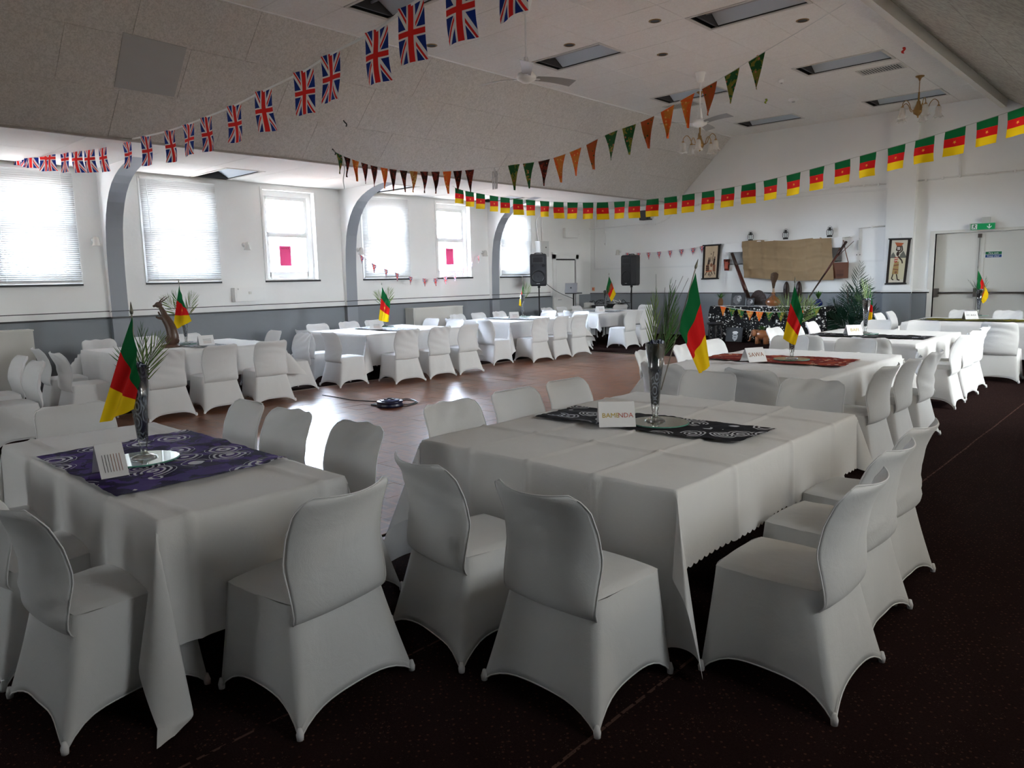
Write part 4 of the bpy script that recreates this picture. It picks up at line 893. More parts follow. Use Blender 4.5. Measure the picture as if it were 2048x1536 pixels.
# ================================================================== BUNTING
def polyline_at(pts, px):
    for a, b in zip(pts, pts[1:]):
        pass
RIBBON = flat('white_ribbon', (.85, .85, .84), .6)
def bunting(name, label, ctrl, flags, w, h, shape, mats, cordr=.004, cordmat=None, grp='strings of bunting', wmul=None, twist=0, parent=None, tape=False, tw=None):
    """ctrl: world points of the cord; flags: list of cord fractions"""
    cv = catmull(ctrl, 8); L = [0]
    for a, b in zip(cv, cv[1:]): L.append(L[-1]+(b-a).length)
    def at(s):
        s = max(0, min(L[-1]-1e-6, s)); i = 0
        while L[i+1] < s: i += 1
        return cv[i].lerp(cv[i+1], (s-L[i])/(L[i+1]-L[i]))
    org = Vector(ctrl[0]); t = thing(name, label, 'bunting', org, 0, grp)
    q = G()
    if tape:
        n = len(cv); vs = [p-org+Vector((0, 0, d)) for p in cv for d in (0, -.018)]; q.add(vs, [(2*i, 2*i+2, 2*i+3, 2*i+1) for i in range(n-1)])
    q.tube([p-org for p in cv], cordr, 6); q.obj('cord', cordmat or (RIBBON if tape else CORD), t, True)
    for idx, s in enumerate(flags):
        s0, s1 = at(s-w/2), at(s+w/2); c = (s0+s1)/2; d = (s1-s0).normalized(); dn = Vector((0, 0, -1)); nr = d.cross(dn).normalized(); yaw = RND.uniform(-.2, .2)+twist; ph = RND.uniform(0, 6)
        hd = Vector((d.x, d.y, 0)).normalized()
        if tw:
            vr = (c-CAM); vr.z = 0; vr.normalize(); pp = Vector((vr.y, -vr.x, 0)); k_ = min(1, tw[idx]/(w*F/dof(c))); al = math.acos(k_)*(1 if hd.dot(vr) > 0 else -1); hd = (pp*cos(al)+vr*sin(al)); s0 = Vector(c)-hd*w/2-Vector((0, 0, d.z*w/2)); s1 = Vector(c)+hd*w/2+Vector((0, 0, d.z*w/2)); s0.z, s1.z = c.z-d.z*w/2*.8, c.z+d.z*w/2*.8; nr = hd.cross(Vector((0, 0, -1))); yaw *= .3
        am = RND.uniform(.006, .014)*(h/.3)
        sw = RND.uniform(-.04, .04)
        def fn(u, v, s0=s0, s1=s1, ph=ph, am=am, sw=sw, nr=nr, c=c, hd=hd, yaw=yaw):
            p = s0.lerp(s1, u)
            if shape == 'tri': k = 1-v*.97; cc = s0.lerp(s1, .5); p = cc.lerp(p, k) + (s0-cc)*0
            off = p-c; hx = off.dot(hd); f = min(1, v*2.2); hx2 = hx*(1-f+f*cos(yaw)); hn = hx*f*sin(yaw)
            zz = c.z + (off.z)*(1-.55*f*(shape != 'tri')) ; p2 = Vector((c.x, c.y, 0))+hd*hx2+nr*hn; p2.z = zz
            p2 += nr*(am*sin(u*5+ph)*v*1.5 + am*1.5*sin(v*4+ph)*v) + hd*sw*v*h; p2.z -= h*v*(1-.02*sin(ph)); return p2-org
        g = G(); g.grid(fn, 8, 12, uv=True); m = mats[idx] if isinstance(mats, list) else mats; g.obj('flag' if shape != 'tri' else 'pennant', m, t, True)
    return t, cv, L
def fr_from_px(ctrl, pxs, n=8):
    cv = catmull(ctrl, n); L = 0; out = []; pj = [1024+F*(p-CAM).dot(CR)/max(.01, (p-CAM).dot(CF)) for p in cv]; Ls = [0]
    for a, b in zip(cv, cv[1:]): Ls.append(Ls[-1]+(b-a).length)
    for x in pxs:
        for i in range(len(cv)-1):
            if (pj[i]-x)*(pj[i+1]-x) <= 0 and pj[i] != pj[i+1]: out.append(Ls[i]+(Ls[i+1]-Ls[i])*(x-pj[i])/(pj[i+1]-pj[i])); break
    return out
# 1 union flags across the hall
C1 = [dep(*a) for a in [(-90, 225, 12.2), (-20, 262, 11.5), (40, 281, 11.1), (100, 291, 10.8), (160, 292, 10.55), (205, 288, 10.35), (254, 279, 9.95), (338, 260, 9.1), (412, 233, 8.45), (468, 210, 7.85), (525, 181, 7.1), (603, 143, 6.4), (660, 107, 5.95), (750, 60, 5.35), (820, 8, 4.95), (915, -45, 4.5), (1060, -120, 4.1), (1250, -230, 3.8)]]
px1 = [6, 27, 46, 60, 87, 99, 127, 152, 178, 205, 253, 291, 339, 376, 412, 468, 526, 606, 660, 752, 821, 918, 1025]
bunting('union_flag_bunting', 'long string of rectangular union flags crossing the hall at upper left', C1, fr_from_px(C1, px1), .25, .375, 'rect', JACK, .0035, tape=True, twist=.0, tw=[12, 8, 14, 25, 18, 17, 15, 17, 17, 14, 16, 18, 19, 21, 22, 28, 32, 40, 38, 46, 52, 60, 60])
# 2 + 3 wax print pennants
C2 = [dep(*a) for a in [(662, 299, 11.6), (690, 313, 11.5), (745, 331, 11.2), (800, 340, 10.9), (860, 343, 10.6), (920, 341, 10.3), (988, 335, 10.0)]]
px2 = [679, 694, 711, 729, 748, 768, 786, 807, 827, 848, 871, 894, 915, 939]
m2 = [AFR[i] for i in (1, 2, 0, 2, 2, 0, 2, 2, 4, 2, 2, 0, 2, 2)]
bunting('pennant_bunting', 'string of dark red and orange triangular cloth pennants hung below the slope', C2, fr_from_px(C2, px2), .155, .31, 'tri', m2, .003, grp='wax print pennant strings')
C3 = [dep(*a) for a in [(988, 335, 10.0), (1030, 329, 9.85), (1090, 320, 9.55), (1150, 300, 9.25), (1220, 266, 8.85), (1295, 238, 8.5), (1375, 193, 8.1), (1440, 158, 7.8), (1515, 112, 7.45), (1600, 62, 7.2), (1692, 6, 7.0)]]
px3 = [1028, 1057, 1088, 1119, 1151, 1184, 1222, 1258, 1295, 1335, 1375, 1419, 1464, 1513]
m3 = [AFR[i] for i in (1, 1, 2, 0, 0, 3, 1, 1, 3, 0, 0, 3, 1, 1)]
bunting('pennant_bunting', 'string of green, orange and rust triangular cloth pennants rising to the ceiling', C3, fr_from_px(C3, px3), .19, .325, 'tri', m3, .003, grp='wax print pennant strings')
t = thing('knotted_tape', 'crumpled clear tape knot joining the two pennant strings', 'tape', dep(989, 336, 10.0)); q = G(); 
for i in range(5): q.tube(catmull([(0, 0, 0), (RND.uniform(-.06, .06), RND.uniform(-.04, .04), -.12), (RND.uniform(-.06, .06), RND.uniform(-.04, .04), -.05), (RND.uniform(-.04, .04), 0, -.28)], 5), .006, 5)
q.obj('loops', flat('clear_tape', (.6, .6, .6), .3), t, True)
t = thing('hanging_tape', 'loose white tape end hanging under the pennant string hook', 'tape', dep(684, 310, 11.5)); G().tube(catmull([(0, 0, 0), (.02, .02, -.2), (0, 0, -.38), (.02, 0, -.52)], 5), .008, 5).obj('strip', CORD, t, True)
# 4 tricolour flags
C4 = [dep(*a) for a in [(905, 372, 13.6), (920, 379, 13.5), (965, 388, 13.2), (1010, 395, 12.9), (1060, 400, 12.6), (1120, 404, 12.2), (1180, 405, 11.85), (1240, 403, 11.5), (1305, 398, 11.1), (1380, 388, 10.7), (1460, 375, 10.2), (1540, 359, 9.75), (1635, 335, 9.2), (1735, 308, 8.65), (1850, 276, 8.1), (1975, 238, 7.6), (2040, 216, 7.35), (2150, 180, 7.0), (2300, 120, 6.7)]]
px4 = [918, 939, 961, 988, 1010, 1036, 1061, 1089, 1117, 1145, 1176, 1205, 1239, 1269, 1305, 1341, 1377, 1416, 1456, 1497, 1541, 1587, 1634, 1685, 1736, 1793, 1850, 1911, 1975, 2038, 2105, 2180]
bunting('tricolour_flag_bunting', 'long string of green, red and yellow starred flags crossing to the right', C4, fr_from_px(C4, px4), .205, .265, 'rect', CAMF, .003, cordmat=flat('thin_cord', (.45, .45, .42), .7))
# 5 small union pennants by the windows, 6 on the far wall
C5 = [onx(718, 507, XL+.08)] + [dep(x, y, d) for x, y, d in []] + [onx(x, y, XL+.30) for x, y in ((745, 527), (790, 545), (830, 555), (868, 557), (905, 549), (935, 530))] + [onx(964, 505, XL+.08)]
bunting('small_union_bunting', 'small red and white union pennants strung between the window wall lights', C5, fr_from_px(C5, [723, 748, 772, 794, 821, 849, 871, 891, 910, 926, 942, 957]), .14, .185, 'tri', JACK, .003, grp='small union pennant strings')
C6 = [ony(x, y, YF-.05) for x, y in ((1240, 505), (1270, 506), (1310, 504), (1350, 500), (1385, 496), (1412, 490))]
bunting('small_union_bunting', 'small red and white union pennants taped along the far wall', C6, fr_from_px(C6, [1255, 1277, 1297, 1318, 1340, 1363, 1386, 1404]), .15, .19, 'tri', JACK, .003, grp='small union pennant strings')
# ================================================================== CEILING FANS AND CHANDELIERS
def fan(px, py, hub, label, rot):
    m = onz(px, py, ZU); t = thing('ceiling_fan', label, 'ceiling fan', (m.x, m.y, ZU), radians(rot), 'white ceiling fans'); h = hub
    G().lathe([(0, 0), (.085, 0), (.085, -.02), (.05, -.15), (.02, -.17), (0, -.17)], 24).obj('canopy', WHITE, t, True)
    G().tube([(0, 0, -.15), (0, 0, -h+.22)], .012, 10).obj('downrod', WHITE, t, True)
    G().lathe([(0, -h+.26), (.025, -h+.25), (.045, -h+.10), (.05, -h+.06), (.0, -h+.06)], 20).obj('rod_cover', WHITE, t, True)
    G().lathe([(0, -h+.065), (.10, -h+.055), (.125, -h+.02), (.12, -h-.02), (.07, -h-.045), (.06, -h-.055), (0, -h-.06)], 28).obj('motor_housing', WHITE, t, True)
    for k in range(3):
        a = 2*pi*k/3; rz = Matrix.Rotation(a, 3, 'Z'); q = G(); tl = .22
        def bf(u, v):
            r = .14+u*.56; w = (.055+.028*u)*(v-.5)*2; p = Vector((r, w, -h+.01-w*tl+.012*sin(pi*u))); return rz @ p
        q.grid(bf, 14, 4); q.grid(lambda u, v: bf(u, 1-v)-Vector((0, 0, .005)), 14, 4); b = q.obj('blade', flat('pale_metal_blade', (.36, .35, .34), .35, .5, .3), t, True)
        G().cbox(rz @ Vector((.14, 0, -h+.0)), (.10, .05, .008), rot=rz).obj('blade_bracket', WHITE, b)
p = onz(1050, 0, ZU)
def hubdrop(m, py):   # drop of the hub so it appears at row py
    lo, hi = .3, 2.5
    for _ in range(40):
        k = (lo+hi)/2; q = Vector((m.x, m.y, ZU-k))-CAM; y = 768-F*q.dot(CU)/q.dot(CF)
        if y < py: lo = k
        else: hi = k
    return lo
m1 = onz(1050, 0, ZU); fan(1050, 0, hubdrop(m1, 156), 'white three-bladed ceiling fan nearer the camera', -48)
m2 = onz(1401, 145, ZU); fan(1401, 145, hubdrop(m2, 247), 'white three-bladed ceiling fan farther off, before a chandelier', 223)
def chandelier(x, y, drop, label, rot, sc=1.0):
    t = thing('chandelier', label, 'chandelier', (x, y, ZU), rot, 'brass chandeliers with tulip shades'); h = drop
    G().lathe([(0, 0), (.075, 0), (.07, -.015), (.03, -.035), (.012, -.08), (0, -.08)], 20).obj('ceiling_rose', BRASS, t, True)
    G().tube([(0, 0, -.06), (0, 0, -h+.30)], .007, 8).obj('rod', BRASS, t, True)
    tw = [(.010+.008*abs(sin(i*1.1)), -h+.32-i*.012) for i in range(14)]; G().lathe([(0, -h+.32)]+tw+[(.0, -h+.15)], 16).obj('twisted_stem', BRASS, t, True)
    G().lathe([(0, -h+.17), (.03, -h+.16), (.035, -h+.12), (.055, -h+.07), (.085, -h+.0), (.075, -h-.05), (.03, -h-.08), (.012, -h-.10), (.015, -h-.12), (0, -h-.13)], 24).obj('body', BRASS, t, True)
    for k in range(5):
        a = 2*pi*k/5; d = Vector((cos(a), sin(a), 0)); pt = [d*.06+Vector((0, 0, -h+.0)), d*.14+Vector((0, 0, -h+.01)), d*.19+Vector((0, 0, -h+.12)), d*.25+Vector((0, 0, -h+.17)), d*.31+Vector((0, 0, -h+.12)), d*.32+Vector((0, 0, -h+.06))]
        arm = G().tube(catmull(pt, 5), .007, 8).obj('arm', BRASS, t, True); c = d*.32
        G().lathe([(0, .07), (.018, .065), (.028, .045), (.030, .035)], 14, (c.x, c.y, -h)).obj('shade_holder', BRASS, arm, True)
        q = G(); n = 30; pr = [(.024, .045), (.044, .02), (.052, -.03), (.052, -.08), (.062, -.115), (.085, -.145)]
        for r, z in pr:
            for j in range(n): b = 2*pi*j/n; rr = r*(1+.10*(z < -.1)*cos(b*6)); q.v.append((c.x+rr*cos(b), c.y+rr*sin(b), -h+z-(.008*cos(b*6) if z < -.12 else 0)))
        q.f = [(i*n+j, i*n+(j+1) % n, (i+1)*n+(j+1) % n, (i+1)*n+j) for i in range(len(pr)-1) for j in range(n)]; q.mi = [0]*len(q.f); q.obj('tulip_shade', FROST, t, True)
        q = G(); q.sph((c.x, c.y, -h-.02), (.018, .018, .032)); q.obj('bulb', flat('pearl_bulb', (.7, .68, .62), .3), arm, True)
mc = onz(1840, 152, ZU); chandelier(mc.x, mc.y, hubdrop(mc, 221), 'brass chandelier with frosted tulip shades hanging near the right beam', .3)
# the second hangs farther away, its rose hidden behind the fan
mc2 = onz(1401, 184, ZU); chandelier(mc2.x, mc2.y, hubdrop(mc2, 289), 'brass chandelier with frosted tulip shades seen under the farther fan', .1)
for (px, py), n, lb, r in (((1563, 160), 'smoke_detector', 'white smoke detector on the upper ceiling before the pennant string', .055), ((1587, 198), 'emergency_light', 'white emergency light unit on the upper ceiling', .10)):
    p = onz(px, py, ZU); t = thing(n, lb, 'ceiling fitting', (p.x, p.y, ZU)); G().lathe([(0, 0), (r, 0), (r, -.02), (r*.7, -.045), (0, -.05)], 20).obj('body', WHITE, t, True); G().lathe([(0, -.05), (r*.35, -.05), (r*.3, -.065), (0, -.07)], 14).obj('sensor', flat('grey_plastic', (.5, .5, .5)), t, True)
RED = flat('red_balloon_rubber', (.65, .03, .02), .4)
for (px, py), c, lb in (((1514, 111), RED, 'scrap of red balloon pinned above the last green pennant'), ((1806, 95), RED, 'scrap of red balloon pinned near the right beam'), ((1531, 198), flat('green_rubber', (.25, .35, .02), .4), 'scrap of green balloon pinned to the ceiling')):
    p = onz(px, py, ZU); t = thing('balloon_scrap', lb, 'balloon', (p.x, p.y, ZU-.002)); q = G(); q.tube(catmull([(0, 0, 0), (.03, 0, -.03), (-.01, .01, -.06), (.02, 0, -.09)], 4), [.012, .02, .022, .016, .014, .012, .014, .018, .02, .016, .012, .008, .004], 7); q.obj('rubber', c, t, True)
# hooks on the slope
for (px, py), lb in (((665, 298), 'black hook holding the dark pennant string'), ((687, 241), 'small dark hook on the left ceiling slope')):
    P0 = Vector((SX0, 0, ZL)); nrm = Vector((ZU-ZL, 0, -(SX1-SX0))).normalized(); r = ray(px, py); k = (P0-CAM).dot(nrm)/r.dot(nrm); p = CAM+r*k
    t = thing('ceiling_hook', lb, 'hook', p); G().tube(catmull([(0, 0, 0), (.03, 0, -.03), (.05, .02, -.06), (.02, .03, -.09)], 4), .010, 6).obj('hook', BLACK, t, True)
# ================================================================== WALL FITTINGS ON THE WINDOW WALL
def sconce(p, rz, label):
    t = thing('wall_light', label, 'wall light', p, rz, 'small white wall lights')
    G().lathe([(0, 0), (.045, 0), (.04, .015), (0, .02)], 16, ax='y').obj('backplate', WHITE, t, True)
    G().tube(catmull([(0, .01, 0), (0, .08, -.03), (0, .11, .02), (0, .12, .05)], 4), .006, 6).obj('arm', STEEL, t, True)
    q = G(); n = 20
    for r, z in ((.02, .05), (.04, .03), (.05, -.02), (.05, -.06), (.07, -.10)):
        for j in range(n): b = 2*pi*j/n; q.v.append((r*cos(b), .12+r*sin(b), z))
    q.f = [(i*n+j, i*n+(j+1) % n, (i+1)*n+(j+1) % n, (i+1)*n+j) for i in range(4) for j in range(n)]; q.mi = [0]*80; q.obj('shade', FROST, t, True)
for (px, py), lb in (((187, 480), 'small white wall light left of the first arch rib'), ((488, 490), 'small wall light between the bright blind and the open window'), ((716, 500), 'small wall light left of the storage heater blind'), ((964, 505), 'small wall light right of the second open window')):
    p = onx(px, py, XL); sconce(p, -pi/2, lb)
p = ony(1240, 503, YF); sconce(p, pi, 'small wall light on the far wall beside the union pennants')
def wallbox(name, label, cat, y0, y1, z0, z1, d, mat, extra=None):
    t = thing(name, label, cat, (XL, (y0+y1)/2, z0)); w = (y1-y0)/2; h = z1-z0
    G().box((0, -w, 0), (d, w, h)).obj('body', mat, t); G().box((d, -w+.03, .03), (d+.006, w-.03, h-.03)).obj('front_panel', mat, t); return t, w, h
GREYP = flat('cream_heater_metal', (.62, .61, .57), .5, .4)
a, b = onx(464, 590, XL), onx(523, 590, XL); t, w, h = wallbox('wall_heater', 'small white wall-mounted fan heater between the blind and the open window', 'heater', a.y, b.y, 1.30, 1.56, .12, WHITE); G().box((.12, -w*.8, h*.85), (.15, w*.8, h*.97)).obj('outlet', WHITE, t); G().cbox((.13, 0, h*.62), (.02, .05, .05)).obj('knob', GREYP, t)
HZ = .98
for (a, b), lb in (((onx(810, 640, XL).y, onx(908, 630, XL).y), 'wide cream storage heater under the third blind'), ((2.05, 3.33), 'wide cream storage heater at the left edge')):
    t = thing('storage_heater', lb, 'heater', (XL, (a+b)/2, 0), 0, 'storage heaters along the window wall'); w = (b-a)/2; d = .32
    q = G(); q.box((.02, -w, .03), (d, w, HZ)); q.obj('casing', GREYP, t); G().box((d, -w+.03, .06), (d+.008, w-.03, HZ-.03)).obj('front_panel', GREYP, t)
    G().box((.02, -w-.01, HZ), (d+.012, w+.01, HZ+.02)).obj('lid', flat('heater_lid', (.68, .67, .62), .4), t); q = G()
    for i in range(12): q.box((d-.01, -w+.1+i*(2*w-.2)/12, .02), (d+.002, -w+.1+i*(2*w-.2)/12+.05, .05))
    q.obj('grille', DARK, t, kind='stuff')
def socket(p, face, label):
    t = thing('wall_socket', label, 'socket', p, 0); 
    if face == 'x': G().box((0, -.075, -.045), (.012, .075, .045)).obj('plate', WHITE, t); [G().box((.012, s*.035-.008, -.03), (.014, s*.035+.008, -.005)).obj('slot', BLACK, t) for s in (-1, 1)]
    else: G().box((-.075, -.012, -.045), (.075, 0, .045)).obj('plate', WHITE, t); [G().box((s*.035-.008, -.014, -.03), (s*.035+.008, -.012, -.005)).obj('slot', BLACK, t) for s in (-1, 1)]
socket(onx(35, 721, XL), 'x', 'white double wall socket right of the left-edge heater'); socket(ony(1717, 508, YF), 'y', 'white double wall socket right of the brown shoulder bag')
t = thing('wall_sticker', 'small orange notice on the far wall right of the laptop', 'notice', ony(1187, 578, YF)); G().box((-.05, -.004, -.06), (.05, 0, .05)).obj('sheet', flat('orange_notice', (.75, .42, .25)), t); G().box((-.03, -.006, -.03), (.0, -.004, .03)).obj('red_mark', RED, t)
# door in the window wall near the corner + casing
y0, y1 = onx(1109, 560, XL).y, onx(1150, 560, XL).y; zt = 2.28
t = thing('door_1', None, None, (XL, 0, 0)); t['kind'] = 'structure'
G().box((0, y0+.05, 0), (.03, y1-.05, zt-.16)).obj('leaf', WHITE, t); q = G(); q.box((0, y0-.10, 0), (.05, y0+.02, zt)); q.box((0, y1, 0), (.05, y1+.12, zt)); q.box((0, y0-.10, zt-.12), (.05, y1+.12, zt)); q.box((0, y0-.15, zt), (.07, y1+.17, zt+.06)); q.obj('casing', WHITE, t)
G().box((.0, y0+.02, 0), (.006, y1, zt-.12)).obj('gap', BLACK, t); G().tube([(.03, y0+.12, 1.0), (.07, y0+.12, 1.0), (.07, y0+.22, 1.0)], .01, 8).obj('handle', STEEL, t, True)
p = onx(1079, 499, XL); t = thing('fuse_box', 'grey steel fuse box above the left loudspeaker', 'fuse box', (XL, p.y, p.z-.2)); G().box((0, -.19, 0), (.18, .19, .42)).obj('box', flat('grey_enamel', (.60, .61, .60), .5), t); G().box((.18, -.17, .02), (.19, .17, .40)).obj('door', flat('grey_enamel', (.60, .61, .60), .5), t); G().cbox((.195, .05, .25), (.01, .03, .03)).obj('latch', DARK, t)
for k, dy in enumerate((-.08, .07)): t = thing('conduit', ['bent', 'straight'][k]+' white conduit rising from the fuse box', 'conduit', (XL+.05, p.y+dy, p.z+.2)); G().tube(catmull([(0, 0, 0), (0, -.05*(k == 0), .25), (0, -.08*(k == 0), .55), (0, .02, 1.0 if k else .7)], 4), .02, 8).obj('pipe', WHITE, t, True)
p = onx(1139, 467, XL); t = thing('junction_cabinet', 'flat white electrical cabinet above the corner door', 'cabinet', (XL, p.y, p.z-.12)); G().box((0, -.30, 0), (.10, .30, .26)).obj('box', WHITE, t); G().box((.10, -.27, .02), (.108, .27, .24)).obj('cover', WHITE, t)
t = thing('conduit', 'white conduit bending down beside the corner door', 'conduit', (0, 0, 0)); G().tube(catmull([Vector((XL+.06, p.y+.3, p.z)), ony(1168, 470, YF-.03), ony(1172, 482, YF-.03), ony(1172, 552, YF-.03)], 6), .018, 8).obj('pipe', WHITE, t, True); q = ony(1172, 552, YF); G().cbox((q.x, YF-.03, q.z), (.09, .06, .08)).obj('switch_box', flat('switch_grey', (.20, .20, .21)), t)
# far wall conduits
def conduit(pts, label, r=.016, clips=5):
    P = [ony(x, y, YF-.03) for x, y in pts]; o = P[0]; t = thing('conduit', label, 'conduit', o); G().tube([q-o for q in P], r, 8).obj('pipe', WHITE, t, True)
    L = len(P)-1
    for i in range(clips): k = (i+.5)/clips*L; j = min(L-1, int(k)); c = P[j].lerp(P[j+1], k-j)-o; G().cbox(c, (.035, .06, .05)).obj('saddle', WHITE, t)
conduit([(1163, 459), (1310, 448), (1330, 441), (1350, 424), (1420, 402)], 'white conduit climbing the far wall at the left', clips=6)
conduit([(1420, 402), (1700, 373), (1772, 368)], 'white conduit crossing the far wall left of the pilaster', clips=5)
conduit([(1836, 362), (1920, 352), (2060, 340)], 'white conduit crossing the far wall right of the pilaster', clips=5)
conduit([(1920, 302), (1921, 352)], 'short white trunking above the right-hand conduit', .025, 1)
conduit([(1770, 452), (1718, 456), (1716, 500)], 'white trunking dropping to the double socket', .018, 2)
conduit([(1210, 405), (1211, 485)], 'thin white conduit dropping to a switch on the far wall', .010, 2)
p = ony(1211, 488, YF); t = thing('light_switch', 'white light switch on the far wall', 'switch', p); G().box((-.04, -.03, -.06), (.04, 0, .06)).obj('plate', WHITE, t); G().box((-.012, -.036, -.02), (.012, -.03, .02)).obj('rocker', flat('rocker_grey', (.5, .5, .5)), t)
p = ony(1297, 431, YF); t = thing('bracket_speaker', 'small black speaker fixed high on the far wall', 'speaker', p); G().box((-.16, -.22, -.13), (.14, -.03, .13)).obj('cabinet', BLACK, t); G().box((-.13, -.225, -.11), (.08, -.22, .11)).obj('grille', DARK, t); G().box((.14, -.12, -.10), (.26, 0, .10)).obj('bracket', WHITE, t)
# ------------------------------------------------------------------ exit doors and signs
t = thing('door_2', None, None, ((DX0+DX1)/2, YF, 0)); t['kind'] = 'structure'; w = (DX1-DX0)/2; DW = flat('cream_door_paint', (.66, .65, .60), .45, .4)
G().box((-w, .10, 0), (-.003, .15, DZ-.01)).obj('leaf', DW, t); G().box((.003, .10, 0), (w, .15, DZ-.01)).obj('leaf', DW, t); G().box((-.05, .085, 0), (.015, .10, DZ-.02)).obj('meeting_strip', DW, t)
q = G(); q.box((-w-.10, -.02, 0), (-w, .16, DZ+.0)); q.box((w, -.02, 0), (w+.10, .16, DZ)); q.box((-w-.10, -.02, DZ), (w+.10, .16, DZ+.06)); q.obj('frame', DW, t)
BZ = 1.13; PAN = flat('panic_bar_bronze', (.10, .085, .075), .4, .5, .5)
G().tube([(-w+.06, .02, BZ), (-.10, .02, BZ)], .016, 8).obj('panic_bar', PAN, t, True); G().tube([(.02, .02, BZ), (w-.06, .02, BZ)], .016, 8).obj('panic_bar', PAN, t, True)
for x in (-w+.06, -.08, .06, w-.06): G().box((x-.045, -.005, BZ-.09), (x+.045, .10, BZ+.09)).obj('bar_housing', PAN, t)
G().tube([(-.075, .07, .1), (-.075, .07, DZ-.05)], .009, 6).obj('bolt_rod', flat('bolt_rod', (.35, .34, .31), .4, .5, .4), t, True); G().box((-.11, .05, DZ-.12), (-.04, .10, DZ-.04)).obj('bolt_keeper', PAN, t); G().tube([(.06, .0, BZ-.08), (.055, -.01, BZ-.2)], .012, 6).obj('lock_lever', BLACK, t, True)
GREEN = flat('safety_green', (.004, .13, .05), .5); BLUE = flat('mandatory_blue', (.01, .06, .20), .5); SW = flat('sign_white', (.8, .8, .8), .5)
p = ony(1982, 509, YF+.095); t = thing('door_sign', 'green and blue Fire exit Keep clear sign on the right door leaf', 'sign', p)
G().box((-.20, -.002, -.065), (.20, .0, .065)).obj('backing', SW, t); G().box((-.10, -.004, .003), (.19, -.002, .060)).obj('green_panel', GREEN, t); G().box((-.10, -.004, -.060), (.19, -.002, -.003)).obj('blue_panel', BLUE, t)
text('lettering', 'Fire exit', .052, SW, t, (.045, -.0045, .030), (pi/2, 0, 0)); text('lettering', 'Keep clear', .050, SW, t, (.045, -.0045, -.032), (pi/2, 0, 0)); G().box((-.19, -.004, .005), (-.12, -.002, .058)).obj('green_symbol', GREEN, t); G().lathe([(0, -.004), (.028, -.004), (.028, -.002)], 20, (-.155, 0, -.032), ax='y').obj('blue_disc', BLUE, t); text('symbol', '!', .045, SW, t, (-.155, -.0045, -.032), (pi/2, 0, 0)) 
def runman(t, cx, cz, s, mat, y):
    P = lambda L: [(cx+a*s, cz+b*s) for a, b in L]
    q = G(); q.poly(P([(.05*cos(2*pi*i/12)+.02, .34+.06*sin(2*pi*i/12)) for i in range(12)]), .001, at=y)
    q.poly(P([(-.12, .22), (.10, .27), (.14, .20), (.03, -.02), (-.10, -.05)]), .001, at=y); q.poly(P([(.10, .24), (.26, .14), (.24, .09), (.08, .18)]), .001, at=y); q.poly(P([(-.10, .22), (-.24, .08), (-.20, .04), (-.06, .16)]), .001, at=y)
    q.poly(P([(-.10, -.03), (.02, -.03), (.20, -.14), (.20, -.32), (.13, -.32), (.12, -.18), (-.06, -.12)]), .001, at=y); q.poly(P([(-.10, -.02), (-.02, -.08), (-.12, -.24), (-.30, -.26), (-.30, -.20), (-.16, -.17)]), .001, at=y); q.obj('running_figure', mat, t)
p = ony(1965, 453, YF-.10); t = thing('exit_sign', 'green illuminated exit sign above the double doors', 'sign', (p.x, YF-.10, p.z)); EG = NB('exit_green_lit', .4); EG.base((.004, .14, .045)); EG.b.inputs['Emission Color'].default_value = (.004, .16, .05, 1); EG.b.inputs['Emission Strength'].default_value = .15
G().box((-.23, -.02, -.07), (.23, .03, .07)).obj('body', flat('sign_case', (.5, .5, .48)), t); G().box((-.205, -.024, -.062), (.225, -.02, .062)).obj('face', EG.m, t)
q = G(); q.poly([(-.19, -.05), (-.09, -.05), (-.09, .05), (-.19, .05)], .001, at=-.0245); q.obj('white_panel', SW, t); runman(t, -.14, .0, .13, GREEN, -.026)
q = G(); q.poly([(.115, .045), (.135, .045), (.135, -.02), (.115, -.02)], .001, at=-.0245); q.poly([(.125, -.05), (.125, -.025), (.165, .012), (.165, -.012)], .001, at=-.0245); q.poly([(.125, -.025), (.125, -.05), (.085, -.012), (.085, .012)], .001, at=-.0245); q.obj('arrow', SW, t); G().box((-.02, .0, .07), (.12, .10, .19)).obj('mounting_box', flat('sign_case', (.5, .5, .48)), t)
